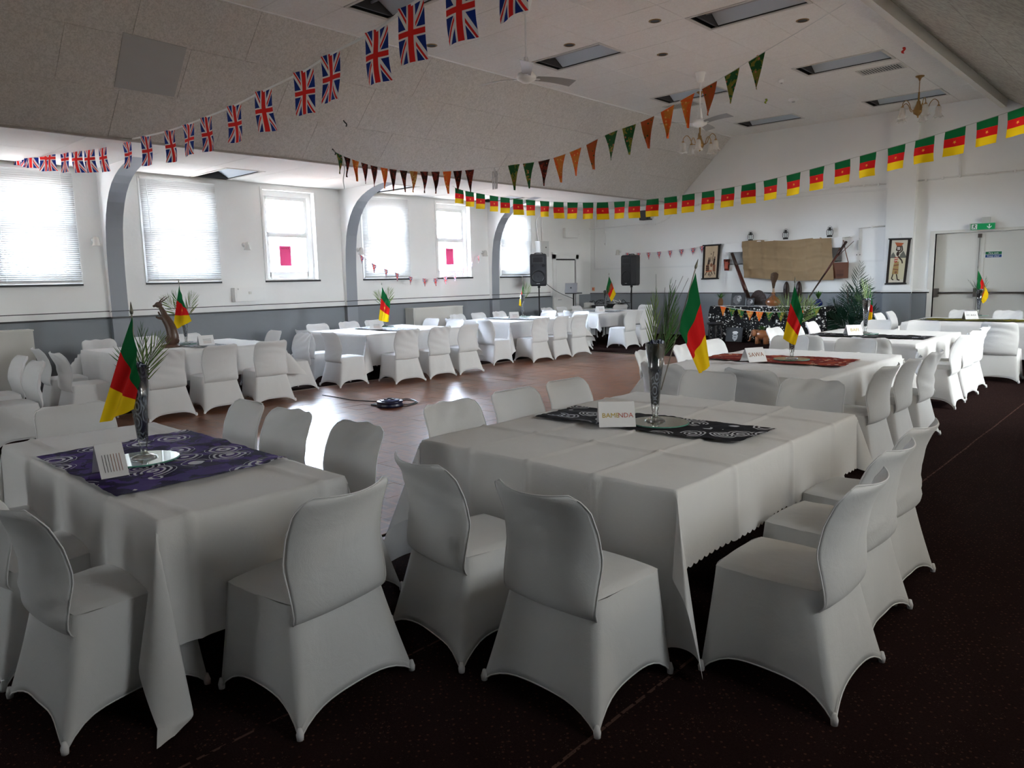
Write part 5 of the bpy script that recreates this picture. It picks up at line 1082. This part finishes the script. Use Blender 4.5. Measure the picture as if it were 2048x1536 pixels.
# ================================================================== SPEAKERS, LAPTOP, EQUIPMENT
def stand(x, y, h, label):
    t = thing('speaker_stand', label, 'speaker stand', (x, y, 0), 0, 'tripod speaker stands'); G().tube([(0, 0, .12), (0, 0, h)], .018, 10).obj('pole', BLACK, t, True); G().tube([(0, 0, .55), (0, 0, .68)], .03, 10).obj('collar', BLACK, t, True)
    for k in range(3): a = 2*pi*k/3+.5; G().tube([(0, 0, .62), (.5*cos(a), .5*sin(a), .015)], .012, 8).obj('leg', BLACK, t, True)
def speaker(x, y, z, rz, label, h=.70):
    t = thing('loudspeaker', label, 'loudspeaker', (x, y, z), rz, 'black loudspeakers on stands'); w, d = .21, .20
    pts = [(-w, d), (w, d), (w*1.02, .02), (w*.55, -d), (-w*.55, -d), (-w*1.02, .02)]; n = 6; q = G()
    lv = [(0, .86), (.03, .97), (.06, 1.0), (h-.06, 1.0), (h-.02, .96), (h, .86)]
    for z_, k in lv: q.v += [(a*k, b*k, z_) for a, b in pts]
    q.f = [(i*n+j, i*n+(j+1) % n, (i+1)*n+(j+1) % n, (i+1)*n+j) for i in range(len(lv)-1) for j in range(n)]+[tuple(range(n))[::-1], tuple((len(lv)-1)*n+j for j in range(n))]; q.mi = [0]*len(q.f)
    q.obj('cabinet', flat('charcoal_cabinet', (.022, .022, .026), .5, .4, bump=(60, .2, .002)), t)
    G().lathe([(.165, .0), (.172, .012), (.158, .018), (.150, .006), (.06, -.0), (0, .008)], 32, (0, d-.005, .24), ax='y').obj('woofer', BLACK, t, True)
    G().box((-.13, d-.01, h-.22), (.13, d+.006, h-.09)).obj('horn', BLACK, t); G().box((-.15, d-.02, h-.24), (.15, d+.003, h-.07)).obj('horn_surround', flat('grey_plastic_dark', (.05, .05, .055), .4), t)
    for s in (-1, 1): G().lathe([(.0, .004), (.035, .004), (.04, .0)], 14, (s*.14, d, h-.30), ax='y').obj('bass_port', BLACK, t)
    G().box((-.04, d+.0, .055), (.04, d+.006, .072)).obj('badge', flat('badge_silver', (.45, .45, .47), .4), t); q = G()
    G().tube(catmull([(-.10, 0, h-.02), (-.09, 0, h+.02), (.09, 0, h+.02), (.10, 0, h-.02)], 4), .012, 8).obj('top_handle', BLACK, t, True); G().lathe([(.0, -.05), (.035, -.05), (.035, 0), (0, 0)], 12).obj('pole_socket', BLACK, t, True)
sa = ony(1078, 572, 14.85); stand(sa.x, sa.y, sa.z-.02, 'black tripod stand under the left loudspeaker'); speaker(sa.x, sa.y, sa.z, radians(215), 'large black loudspeaker facing the room, left of the corner door', ony(1078, 508, 14.85).z-sa.z)
sb = ony(1263, 571, 17.35); stand(sb.x, sb.y, sb.z-.02, 'black tripod stand under the right loudspeaker'); speaker(sb.x, sb.y, sb.z, radians(165), 'large black loudspeaker turned aside, before the union pennants', ony(1263, 510, 17.35).z-sb.z)
for o, lb, P in ((sa, 'thin black cable looping from the left loudspeaker', [(.1, .1, .1), (.35, .3, -.15), (.75, .5, -.35)]), (sb, 'thin black cable hanging behind the right loudspeaker', [(-.15, .25, .1), (-.3, .4, -.4), (-.25, .5, -.9)])):
    t = thing('speaker_cable', lb, 'cable', o); G().tube(catmull(P, 6), .007, 6).obj('cable', BLACK, t, True)
# DJ table
dz = .74; DJ = (-13.2, -12.0, 16.95, 17.5); table('folding table for the music equipment', *DJ, .735)
tablecloth('white cloth over the music equipment table in the far corner', *DJ, (.3, .3, .35, .3), res=.06, seed=40); dc = Vector(((DJ[0]+DJ[1])/2, (DJ[2]+DJ[3])/2, .75))
lp = ony(1147, 585, 16.15); t = thing('laptop_stand', 'black pole stand holding the laptop', 'stand', (lp.x, lp.y, 0)); G().tube([(0, 0, 0.02), (0, 0, lp.z-.03)], .02, 10).obj('pole', BLACK, t, True); G().box((-.19, -.14, lp.z-.035), (.19, .14, lp.z-.012)).obj('tray', BLACK, t)
for k in range(3): a = k*2.09; G().tube([(0, 0, .3), (.35*cos(a), .35*sin(a), .015)], .012, 6).obj('leg', BLACK, t, True)
t = thing('laptop', 'open silver laptop seen from behind on a stand', 'laptop', (lp.x, lp.y, lp.z-.01), radians(8)); SIL = flat('silver_plastic', (.45, .46, .50), .35, .5, .4)
G().box((-.19, -.12, 0), (.19, .14, .02)).obj('base', SIL, t); q = G(); R_ = Matrix.Rotation(radians(-8), 3, 'X'); q.cbox((0, -.13, .14), (.38, .012, .26), rot=R_); q.obj('lid', SIL, t); G().lathe([(0, 0), (.022, 0), (.022, .004)], 18, (0, -.14, .14), ax='y').obj('round_emblem', flat('emblem_dark', (.03, .04, .06), .3), t)
q0 = [('mixing_desk', 'black mixing desk on the music equipment table', 'mixer', (.10, -.05), (.42, .30, .08)), ('amplifier', 'black amplifier box on the music equipment table', 'amplifier', (.52, .06), (.34, .28, .12)), ('disco_light', 'small grey light box on the music equipment table', 'light box', (-.35, 0), (.22, .2, .14))]
for nm, lb, cat, (dx, dy), (sx, sy, sz) in q0:
    t = thing(nm, lb, cat, (dc.x+dx, dc.y+dy, .752)); G().box((-sx/2, -sy/2, 0), (sx/2, sy/2, sz)).obj('case', flat('grey_enamel', (.60, .61, .60), .5) if 'disco' in nm else BLACK, t)
    for i in range(6): G().lathe([(0, 0), (.010, 0), (.009, .016), (0, .016)], 8, (-sx*.38+i*sx*.15, -sy*.2, sz)).obj('knob', STEEL, t, True)
for i in range(5):
    t = thing('cable_coil', ['tangled black cable on the equipment table, left', 'tangled black cable behind the amplifier', 'loose cable heap at the right end of the equipment', 'white cable looping over the mixing desk', 'black cable loop beside the disco light box'][i], 'cable', (dc.x-.3+i*.28, dc.y+.12, .76)); pts = [(RND.uniform(-.16, .16), RND.uniform(-.1, .1), RND.uniform(.0, .22)) for _ in range(10)]; G().tube(catmull(pts, 5), .008, 5).obj('cable', CORD if i == 3 else BLACK, t, True)
# ================================================================== AFRICAN DISPLAY TABLE
SX, SXE, SY, SYE, SZ = ony(1420, 640, 16.9).x, ony(1650, 640, 16.9).x, 16.9, 17.6, .84
table('folding table under the black and white floral cloth', SX, SXE, SY, SYE, SZ-.005)
tablecloth('black and white floral cloth covering the display table', SX, SXE, SY, SYE, (.10, .10, SZ-.03, .3), h=SZ, res=.05, mat=FLORAL, seed=50, wave=1.2, fin=(.10, .08))
t = thing('white_strip', 'white paper strip along the top of the display table', 'paper', ((SX+SXE)/2, SY+.3, SZ+.006)); G().box((-(SXE-SX)/2+.1, -.25, 0), ((SXE-SX)/2-.2, .2, .004)).obj('sheet', PAPER, t)
CS = [ony(x, y, SY-.07) for x, y in ((1440, 612), (1470, 617), (1505, 622), (1545, 624), (1590, 622), (1625, 616), (1648, 612))]
bunting('table_bunting', 'orange and green cloth pennants pinned across the display table front', CS, fr_from_px(CS, [1445, 1464, 1482, 1500, 1519, 1539, 1562, 1600, 1632]), .20, .23, 'tri', [AFR[i] for i in (0, 1, 1, 4, 0, 1, 1, 0, 1)], .006, grp='display table pennants')
def on(px, y, z=SZ+.004): return Vector((ony(px, 610, y).x, y, z))
# gourd with whisk
GOURD = flat('polished_gourd', (.20, .075, .025), .3, .5, vary=.3)
c = on(1546, 17.1); t = thing('gourd_pot', 'round brown gourd pot at the centre of the display table', 'gourd', c); G().lathe([(0, 0), (.08, .0), (.16, .05), (.175, .11), (.14, .18), (.06, .23), (.035, .27), (.04, .31), (.055, .33), (.03, .33), (0, .32)], 28).obj('bowl', GOURD, t, True); q = G()
for i in range(5): a = i*1.26; q.tube([(.15*cos(a), .15*sin(a), .16), (.05*cos(a), .05*sin(a), .30)], .006, 5)
q.obj('cord_wrap', DARK, t, kind='stuff')
t = thing('fly_whisk', 'brown bristle whisk standing in the gourd pot', 'whisk', (c.x, c.y, c.z+.30)); G().tube([(0, 0, 0), (0, 0, .14)], [.035, .022], 10).obj('handle', flat('carved_pale', (.30, .22, .16)), t, True)
q = G(); q.tube([(0, 0, .12), (0, 0, .25), (.01, 0, .38), (.02, 0, .46), (.02, 0, .50)], [.022, .045, .085, .085, .03], 18); q.obj('bristles', flat('brown_bristle', (.10, .065, .045), .95, .05, bump=(90, 1, .03)), t, True)
# leaning instruments
def leaning(name, label, cat, a, b, r, mats):
    t = thing(name, label, cat, a); v = Vector(b)-Vector(a); n = len(mats); k0 = 0
    for i, (f, m, nm) in enumerate(mats): G().tube([v*k0, v*((k0+f)/2), v*f], [r[0]+(r[1]-r[0])*k0, r[0]+(r[1]-r[0])*(k0+f)/2, r[0]+(r[1]-r[0])*f], 14).obj(nm, m, t, True); k0 = f
RW_ = flat('red_brown_wood', (.075, .016, .009), .3, .5, vary=.3)
leaning('wooden_pipe', 'long dark pipe with red-brown middle leaning left of the sacking', 'wind instrument', on(1503, 17.3), ony(1464, 507, 17.9), (.055, .04), [(.27, WOODB, 'mouth_end'), (.75, RW_, 'middle'), (1, WOODB, 'top_end')])
leaning('carved_spear', 'long carved dark spear leaning right across the sacking', 'spear', on(1606, 17.3), ony(1693, 483, 17.95), (.014, .03), [(.5, WOODB, 'shaft'), (.8, RW_, 'grip'), (1, WOODB, 'head')])
t = thing('bow_stick', 'thin reddish stick leaning behind the shoulder bag', 'stick', ony(1668, 520, 17.95)); G().tube([(0, 0, 0), ony(1708, 482, 18.0)-ony(1668, 520, 17.95)], .008, 6).obj('stick', RW_, t, True)
# carved disc, masks, lion pictures
p = on(1517, 17.45); t = thing('carved_disc', 'dark carved half-round disc standing behind the gourd', 'carving', p); q = G(); pts = [(.22*cos(pi*i/16), .02+.36*sin(pi*i/16)) for i in range(17)]; q.poly(pts, .04); q.obj('disc', flat('carved_black_wood', (.035, .02, .016), .5, .4, bump=(26, 1, .02), vary=.5), t)
for px, h, lb in ((1572, .44, 'long dark wooden mask hanging under the sacking, left'), (1597, .44, 'long dark wooden mask hanging under the sacking, right')):
    p = ony(px, 597, YF-.06); t = thing('wooden_mask', lb, 'mask', p, 0, 'long masks under the sacking'); q = G(); q.sph((0, 0, h*.45), (.075, .05, h*.5), 16, 12); q.obj('face', WOODB, t, True); G().cbox((0, -.05, h*.42), (.02, .03, .13)).obj('nose', WOODB, t); [G().sph((s*.03, -.045, h*.55), (.018, .01, .01)).obj('eye', BLACK, t) for s in (-1, 1)]
def lion_print():
    b = NB('grey_animal_photo', .4); x, y, z = b.sep(b.coord()); nz = b.noise(b.coord(), 16, 4, .6, .5); r = ((x-.02)*(x-.02)+(z-.12)*(z-.12)*.8).sqrt() if False else None
    return b
def photo(name, label, p, w, h, tilt, rz=0.0, dark=(.02, .022, .025), shape='animal'):
    t = thing(name, label, 'picture', p, rz); R2 = Matrix.Rotation(tilt, 3, 'X'); q = G(); q.cbox(R2 @ Vector((0, 0, h/2)), (w, .018, h), rot=R2); q.obj('frame', BLACK, t); q = G(); q.cbox(R2 @ Vector((0, -.010, h/2)), (w-.02, .003, h-.02), rot=R2); q.obj('print', flat('dark_photo_paper', dark, .35), t)
    L = flat('photo_highlight', (.32, .32, .33), .4); L2 = flat('photo_midtone', (.10, .10, .105), .4)
    def bl(cx, cz, rx, rz_, m, n='image_patch', d=.0125): q = G(); q.v = [tuple(R2 @ Vector((cx+rx*cos(2*pi*i/20)*(1+.12*sin(i*2.3)), -d, cz+rz_*sin(2*pi*i/20)*(1+.1*cos(i*1.7))))) for i in range(20)]; q.f = [tuple(range(20))]; q.mi = [0]; q.obj(n, m, t)
    if shape == 'animal': bl(-.02, h*.5, w*.30, h*.38, L2); bl(.03, h*.58, w*.17, h*.24, L, d=.013); bl(.08, h*.50, w*.07, h*.09, L2, d=.0135); bl(.0, h*.66, .02, .012, flat('photo_dark', (.02, .02, .02)), d=.014)
    else: bl(.03, h*.36, w*.16, h*.30, L); bl(.03, h*.64, w*.17, h*.10, flat('photo_white', (.6, .6, .6)), d=.013); bl(.03, h*.45, w*.10, h*.04, L2, d=.0135); bl(.03, h*.28, w*.07, h*.03, L2, d=.0135)
p = on(1475, 17.15); photo('animal_picture', 'black and white maned animal picture standing on the display table', p, .36, .31, -.2)
p = on(1500, 17.05); photo('small_picture', 'small dark picture beside the leaning pipe', p, .20, .20, -.2, dark=(.03, .03, .032))
p = onz(1472, 681, 0); photo('portrait_picture', 'dark framed portrait photograph leaning against the floral cloth', (ony(1468, 640, 16.55).x, 16.55, .02), .42, .34, -.15, 0, shape='person')
# stool
c = Vector((ony(1430, 660, 16.5).x, 16.5, 0)); t = thing('carved_stool', 'black carved wooden stool at the left of the floral cloth', 'stool', c); G().lathe([(0, .47), (.19, .47), (.20, .44), (.17, .42), (0, .42)], 22).obj('seat', BLACK, t, True); G().lathe([(0, 0), (.16, 0), (.16, .05), (.06, .09), (.05, .2), (.09, .28), (.05, .36), (.10, .42), (0, .42)], 18).obj('pedestal', BLACK, t, True)
for k in range(3): a = k*2.1; G().tube(catmull([(.13*cos(a), .13*sin(a), .05), (.17*cos(a), .17*sin(a), .24), (.12*cos(a), .12*sin(a), .42)], 4), .025, 8).obj('leg', BLACK, t, True)
# elephant with plant
EL = flat('brown_ceramic', (.26, .10, .04), .3, .5, vary=.3); c = Vector((ony(1524, 670, 16.5).x, 16.5, 0)); t = thing('elephant_planter', 'brown ceramic elephant planter before the floral cloth', 'planter', c, pi)
G().sph((0, 0, .21), (.17, .10, .115), 18, 12).obj('body', EL, t, True); G().sph((.19, 0, .25), (.075, .07, .085), 14, 10).obj('head', EL, t, True); G().tube(catmull([(.24, 0, .24), (.28, 0, .15), (.30, 0, .07), (.34, 0, .06)], 4), [.032, .03, .028, .026, .024, .022, .02, .018, .016, .014, .013, .012, .011], 10).obj('trunk', EL, t, True)
for s in (-1, 1): G().sph((.15, s*.09, .25), (.05, .012, .075), 12, 8).obj('ear', EL, t, True); G().tube([(.25, s*.035, .19), (.30, s*.04, .17)], [.010, .004], 8).obj('tusk', flat('ivory_glaze', (.7, .66, .55), .4), t, True)
for x in (-.10, .10):
    for s in (-1, 1): G().tube([(x, s*.055, .0), (x, s*.055, .16)], [.036, .04], 10).obj('leg', EL, t, True)
G().tube([(-.17, 0, .24), (-.20, 0, .14)], .008, 6).obj('tail', EL, t, True)
def tuft(name, label, c, n, L, mat, spread=1.0, wid=1.0, cat='plant', up=.6, pot=None, grp=None):
    t = thing(name, label, cat, c, 0, grp)
    if pot: pot(t)
    for i in range(n):
        a = 2*pi*i/n*2.4+RND.uniform(-.3, .3); e = RND.uniform(up, 1.4); d = Vector((cos(a)*cos(e)*spread, sin(a)*cos(e)*spread, sin(e))).normalized(); l = L*RND.uniform(.7, 1.1); sd = d.cross(Vector((0, 0, 1))).normalized(); nn = sd.cross(d)
        z0 = .0 if not pot else t['pz']; q = G(); vs = []
        for k in range(6): s_ = k/5; w = .5*wid*L*.11*sin(pi*min(.97, .12+s_*.86)); pp = Vector((0, 0, z0))+d*l*s_-Vector((0, 0, 1))*l*.25*s_*s_; vs += [pp-sd*w, pp+nn*w*.3, pp+sd*w]
        q.add(vs, [(3*k, 3*k+1, 3*k+4, 3*k+3) for k in range(5)]+[(3*k+1, 3*k+2, 3*k+5, 3*k+4) for k in range(5)]); q.obj('leaf', mat, t, True)
    return t
c2 = c+Vector((0, 0, .32)); tuft('fern_tuft', 'small green fern growing from the elephant planter', c2, 26, .17, LEAF, 1.2, 1.4)
def pine_pot(mat, glaze=False):
    def f(t):
        if glaze: G().sph((0, 0, .085), (.10, .10, .085), 18, 12).obj('bowl', mat, t, True); G().lathe([(.05, .15), (.06, .18), (.045, .18), (.0, .16)], 16).obj('neck', mat, t, True); t['pz'] = .17
        else: G().lathe([(0, 0), (.05, 0), (.065, .06), (.06, .14), (.035, .19), (0, .19)], 18).obj('fruit', mat, t, True); t['pz'] = .18
    return f
PINE = flat('pineapple_skin', (.16, .075, .03), .6, bump=(60, 1, .02), vary=.5)
tuft('pineapple', 'pineapple with spiky green crown at the left of the display table', on(1441, 17.1), 20, .22, LEAF, 1, 1.2, 'pineapple', .5, pine_pot(PINE)); tuft('blue_vase_plant', 'round dark blue vase with a green crown at the right of the display table', on(1636, 17.1), 20, .26, LEAF, .7, 1.2, 'plant', .9, pine_pot(flat('cobalt_glaze', (.010, .018, .10), .12, .6), True))
tuft('display_palm', 'light green palm leaves spreading over the right of the display table', on(1600, 17.2), 18, .5, LEAFL, 1.3, .35, 'palm leaf', .3); tuft('corner_leaves', 'pale leaves lying on the right end of the display table', on(1622, 16.98), 10, .3, LEAFL, 1.5, .5, 'palm leaf', .1)
# terracotta pot at the table's right
c = Vector((ony(1632, 660, 16.7).x, 16.7, .0)); t = thing('clay_pot', 'dark brown clay pot at the right end of the display table', 'pot', c); G().lathe([(0, 0), (.10, 0), (.16, .12), (.15, .24), (.09, .32), (.11, .35), (.08, .35), (0, .3)], 22).obj('pot', flat('dark_clay', (.08, .03, .02), .5), t, True)
# sacking on the wall, shelf
ba, bb, bc, bd = [ony(x, y, YF-.16) for x, y in ((1484, 483), (1663, 476), (1668, 562), (1488, 557))]
t = thing('hatch_shelf', 'white boxed shelf on the far wall behind the sacking', 'shelf', ((ba.x+bb.x)/2, YF, 0)); sl, sr = ony(1455, 490, YF).x-(ba.x+bb.x)/2, ony(1688, 490, YF).x-(ba.x+bb.x)/2; zs = ony(1455, 487, YF).z; zr = ony(1455, 505, YF).z; zb_ = ony(1455, 530, YF).z
G().box((sl, -.13, zr), (sr, 0, zs)).obj('pelmet', WHITE, t); G().box((sl+.05, -.02, zb_), (sr-.03, 0, zr)).obj('recess_panel', flat('recess_grey', (.30, .30, .30), .7, vary=.15), t); G().box((sl, -.16, zs), (sr+.18, 0, zs+.02)).obj('top_ledge', WHITE, t)
def sk(u, v):
    p = ba.lerp(bb, u).lerp(bd.lerp(bc, u), v); p = p.copy(); p.z += .02*sin(u*9)*(1-v)+.02*sin(u*7+1)*v
    cr = .022*exp(-abs((u*6.2+.3*noise.noise(Vector((v*3, 0, 1)))) % 1-.5)/.06)+.016*exp(-abs((v*3.4+.3*noise.noise(Vector((u*4, 0, 2)))) % 1-.5)/.07); p.y -= cr*1.6+.035*noise.noise(Vector((u*5, v*4, 3)))+.01*v; return p-ba
o = G().grid(sk, 60, 36).obj('hessian_sacking', BURLAP, None, True); o.location = ba; setp(o, 'wide brown hessian sacking hung on the far wall above the display table', 'cloth')
for px, py, lb in ((1501, 480, 'left of three'), (1571, 477, 'middle of three'), (1659, 474, 'right of three')):
    p = ony(px, py, YF-.08); IRON = flat('lantern_metal', (.05, .05, .05), .4, .5, .7); t = thing('hurricane_lantern', f'small dark hurricane lantern on the ledge, {lb}', 'lantern', (p.x, YF-.08, zs+.02), 0, 'hurricane lanterns')
    G().lathe([(0, 0), (.06, 0), (.062, .03), (.045, .05), (.03, .055), (0, .055)], 18).obj('fount', IRON, t, True); G().lathe([(.03, .06), (.045, .09), (.045, .12), (.03, .155)], 18).obj('globe', GLASS, t, True); G().lathe([(.034, .155), (.045, .17), (.03, .19), (.03, .215), (.04, .22), (0, .235)], 16).obj('chimney_cap', IRON, t, True)
    for s in (-1, 1): G().tube(catmull([(s*.05, 0, .03), (s*.072, 0, .08), (s*.070, 0, .15), (s*.04, 0, .19)], 4), .006, 6).obj('side_tube', IRON, t, True)
    G().tube(catmull([(-.06, 0, .17), (-.045, 0, .23), (0, 0, .26), (.045, 0, .23), (.06, 0, .17)], 4), .003, 5).obj('bail_handle', IRON, t, True)
# shoulder bag and pouch
LEA = flat('brown_leather', (.13, .045, .022), .5, .35, vary=.2); p = ony(1681, 540, YF-.12); w = .17; t = thing('shoulder_bag', 'brown leather shoulder bag hanging from the shelf', 'bag', p); G().box((-w, -.03, -.19), (w, .03, .17)).obj('body', LEA, t); G().box((-w-.004, -.034, .0), (w+.004, -.03, .175)).obj('flap', LEA, t)
for i in range(6): G().box((-w*.45, -.038, -.01-i*.026), (w*.5, -.034, -.002-i*.026+(.008 if i > 3 else 0))).obj('printed_line', flat('bag_ink', (.05, .02, .015)), t)
G().tube(catmull([(-w, 0, .16), (-.06, .0, .45), (.02, .04, .68), (.09, 0, .45), (w, 0, .16)], 6), .010, 6).obj('strap', LEA, t, True)
p = ony(1454, 531, YF-.05); t = thing('beaded_pouch', 'small red patterned hanging left of the leaning pipe', 'hanging', p); q = G(); q.poly([(-.085, .16), (.085, .16), (.06, -.13), (-.055, -.13)], .03); q.obj('cloth', AFR[2], t); G().box((-.05, -.034, -.08), (.04, -.03, .10)).obj('pattern_panel', flat('coral_beads', (.45, .10, .06), .6, bump=(90, 1, .01), vary=.4), t); [G().tube([(s, 0, .16), (s*.6, .02, .52)], .003, 4).obj('hanging_string', CORD, t) for s in (-.05, .05)]
# scroll pictures
def scroll(label, q4, art, paper):
    P = [ony(x, y, YF-.05 if q4[4] == 0 else YF-.18) for x, y in q4[:4]]; c = (P[0]+P[1]+P[2]+P[3])/4; t = thing('scroll_picture', label, 'picture', c); TL, TR, BR, BL = [v-c for v in P]; TL, TR, BR, BL = [Vector((v.x, 0, v.z)) for v in (TL, TR, BR, BL)]
    q = G(); q.add([TL, TR, BR, BL, TL+Vector((0, .006, 0)), TR+Vector((0, .006, 0)), BR+Vector((0, .006, 0)), BL+Vector((0, .006, 0))], [(0, 1, 2, 3), (4, 7, 6, 5), (0, 4, 5, 1), (2, 6, 7, 3)]); q.obj('border', flat('black_scroll_border', (.02, .014, .012), .8), t)
    m = lambda u, v: TL.lerp(TR, u).lerp(BL.lerp(BR, u), v)
    q = G(); q.add([m(.13, .03)-Vector((0, .002, 0)), m(.87, .03)-Vector((0, .002, 0)), m(.87, .97)-Vector((0, .002, 0)), m(.13, .97)-Vector((0, .002, 0))], [(0, 1, 2, 3)]); q.obj('canvas', paper, t)
    for a, b in ((TL, TR), (BL, BR)): d = (b-a)*.04; G().tube([a-d, b+d], .016, 10).obj('rod', BLACK, t, True)
    for i, (mat, pts) in enumerate(art):
        q = G(); q.v = [tuple(m(.13+u*.74, .03+v*.94)-Vector((0, .003+.0004*i, 0))) for u, v in pts]; q.f = [tuple(range(len(pts)))]; q.mi = [0]; q.obj('painted_shape', mat, t)
    G().tube(catmull([TL.lerp(TR, .42), TL.lerp(TR, .5)+Vector((0, 0, .12)), TL.lerp(TR, .58)], 4), .004, 5).obj('hanger', flat('white_cord', (.75, .75, .73), .7), t)
BR_ = flat('paint_dark_brown', (.035, .018, .012)); BR2 = flat('paint_brown', (.22, .09, .045)); ORG = flat('paint_orange', (.42, .11, .04)); MOU = flat('paint_grey_green', (.13, .13, .11)); MUS = flat('paint_mustard', (.34, .22, .08)); STR = flat('paint_red_stripe', (.40, .05, .03)); SAND = flat('paint_sand', (.55, .50, .34))
def ell(cx, cy, rx, ry, n=14): return [(cx+rx*cos(2*pi*i/n), cy+ry*sin(2*pi*i/n)) for i in range(n)]
def ln(x0, y0, x1, y1, w): dx, dy = x1-x0, y1-y0; L = hypot(dx, dy*2.2); nx, ny = dy*2.2/L*w, -dx/L*w/2.2; return [(x0+nx, y0+ny), (x1+nx, y1+ny), (x1-nx, y1-ny), (x0-nx, y0-ny)]
art1 = [(BR_, ell(.34, .38, .05, .022)), (BR_, ell(.80, .36, .05, .022)), (BR_, [(.28, .41), (.42, .41), (.40, .58), (.20, .62)]), (BR_, [(.72, .39), (.86, .39), (.82, .62), (.66, .60)]), (BR2, [(.12, .60), (.36, .57), (.40, .80), (.14, .80)]), (BR2, [(.68, .59), (.88, .59), (.90, .80), (.70, .80)]),
        (BR_, ln(.12, .64, .38, .63, .04)), (BR_, ln(.12, .70, .40, .69, .04)), (BR_, ln(.12, .76, .40, .75, .04)), (BR2, ell(.56, .60, .10, .06)), (BR_, ln(.50, .34, .44, .50, .02)), (BR_, ln(.68, .22, .62, .48, .02)), (BR_, ell(.50, .25, .03, .02)), (BR_, ell(.69, .20, .03, .025)),
        (ORG, ln(.14, .80, .62, .78, .05)), (BR_, ln(.20, .82, .06, .92, .03)), (BR_, ln(.44, .82, .36, .92, .03)), (BR_, ln(.56, .80, .68, .90, .03)), (BR_, ln(.82, .80, .90, .90, .03)), (BR_, ell(.50, .92, .09, .035)), (flat('paint_cream', (.6, .5, .38)), ell(.50, .92, .05, .018))]
art2 = [(SAND, [(0, .42), (1, .42), (1, .93), (0, .93)]), (MOU, [(0, .42), (.04, .34), (.16, .28), (.30, .36), (.36, .42)]), (MOU, [(.56, .42), (.62, .34), (.80, .25), (1, .38), (1, .42)]), (ORG, [(.20, .05), (.78, .07), (.62, .14), (.34, .14)]), (BR_, [(.34, .14), (.62, .14), (.66, .24), (.50, .27), (.30, .24)]), (flat('paint_pale', (.5, .45, .42)), [(.38, .16), (.56, .16), (.58, .23), (.40, .23)]),
        (BR_, ln(.66, .13, .74, .24, .035)), (BR_, ln(.74, .24, .56, .30, .035)), (BR_, ell(.46, .32, .10, .055)), (BR_, ln(.48, .38, .76, .48, .04)), (BR_, ln(.76, .48, .82, .55, .04)), (STR, [(.28, .40), (.52, .40), (.46, .54), (.26, .52)]), (flat('paint_cream', (.6, .5, .38)), ln(.28, .44, .50, .42, .025)), (flat('paint_cream', (.6, .5, .38)), ln(.28, .49, .48, .47, .025)),
        (MUS, [(.27, .54), (.58, .50), (.62, .80), (.20, .80)]), (BR2, ln(.26, .60, .60, .58, .03)), (BR2, ln(.24, .68, .60, .70, .03)), (BR2, ell(.45, .76, .08, .03)), (BR_, ln(.28, .80, .20, .91, .035)), (BR_, ln(.20, .91, .34, .94, .03)), (BR_, ln(.50, .80, .60, .93, .035)), (BR_, ln(.58, .93, .76, .95, .03))]
scroll('cream scroll picture of two seated dark figures, left of the sacking', [(1407, 491), (1441, 489), (1436, 557), (1404, 558), 0], art1, flat('tan_canvas', (.52, .40, .27), .8, vary=.1))
scroll('cream scroll picture of a walking woman carrying a bowl, on the pilaster', [(1779, 478), (1822, 477), (1811, 567), (1771, 568), 1], art2, flat('cream_canvas', (.58, .54, .44), .8, vary=.1))
# big dark potted palm
c = Vector((ony(1700, 660, 17.2).x, 17.2, 0)); t = thing('potted_palm', 'large dark green palm in a pot right of the display table', 'potted plant', c); G().lathe([(0, 0), (.20, 0), (.26, .38), (.24, .38), (.2, .3), (0, .3)], 22).obj('pot', BLACK, t, True)
TG = [(1722, 528, 0), (1742, 560, .2), (1665, 600, -.1), (1755, 620, .2), (1668, 640, .1), (1688, 572, -.2), (1730, 590, .3), (1712, 640, .3), (1650, 625, .1), (1745, 655, .3), (1680, 668, .3), (1700, 615, .4), (1725, 560, -.1)]
for px, py, dy in TG:
    T = ony(px, py, 17.2-dy)-c; A = Vector((0, 0, .35)); frond(t, A, T, Vector((RND.uniform(-.3, .3), -1, RND.uniform(-.1, .4))), 18, .40, LEAFD, 52, True, RND.uniform(-.12, .12), .25, 1.5)
for i in range(5): T = ony(1695+i*9, 580+i*8, 17.2)-c; G().tube(catmull([(0, 0, .3), T*.6+Vector((0, 0, .1)), T], 4), .012, 6).obj('cane', WOODB, t, True)
# ================================================================== EXTENSION REEL ON THE DANCE FLOOR
c = onz(780, 812, .008); t = thing('cable_reel', 'flat blue and black extension cable reel on the parquet floor', 'cable reel', c, radians(20)); G().lathe([(0, 0), (.17, 0), (.175, .02), (.165, .035), (.165, .055), (.175, .06), (.16, .075), (0, .078)], 32).obj('drum', flat('navy_plastic', (.012, .015, .045), .3, .5), t, True); G().lathe([(0, .079), (.13, .079), (.125, .088), (0, .09)], 28).obj('socket_plate', flat('blue_grey_plastic', (.10, .12, .25), .25, .5), t, True); G().box((-.26, -.05, .0), (-.12, .05, .02)).obj('carry_handle', BLACK, t); [G().cbox((x, y, .094), (.04, .04, .012)).obj('socket', BLACK, t) for x, y in ((.05, 0), (-.03, .05), (-.03, -.05))]
P = [onz(x, y, .012) for x, y in ((645, 790), (672, 794), (705, 800), (735, 802), (765, 803))]; o = P[0]; t = thing('extension_cable', 'thin black cable running from the reel to the covered chairs', 'cable', o); G().tube([q-o for q in catmull(P, 6)], .006, 6).obj('cable', BLACK, t, True)
P = [onz(x, y, .012) for x, y in ((795, 800), (815, 797), (832, 802), (820, 808), (798, 808), (810, 812), (828, 808), (834, 803), (815, 799), (800, 801))]; o = P[0]; t = thing('cable_loop', 'loose loops of black cable beside the reel', 'cable', o); G().tube([q-o for q in catmull(P, 6)], .006, 6).obj('cable', BLACK, t, True)
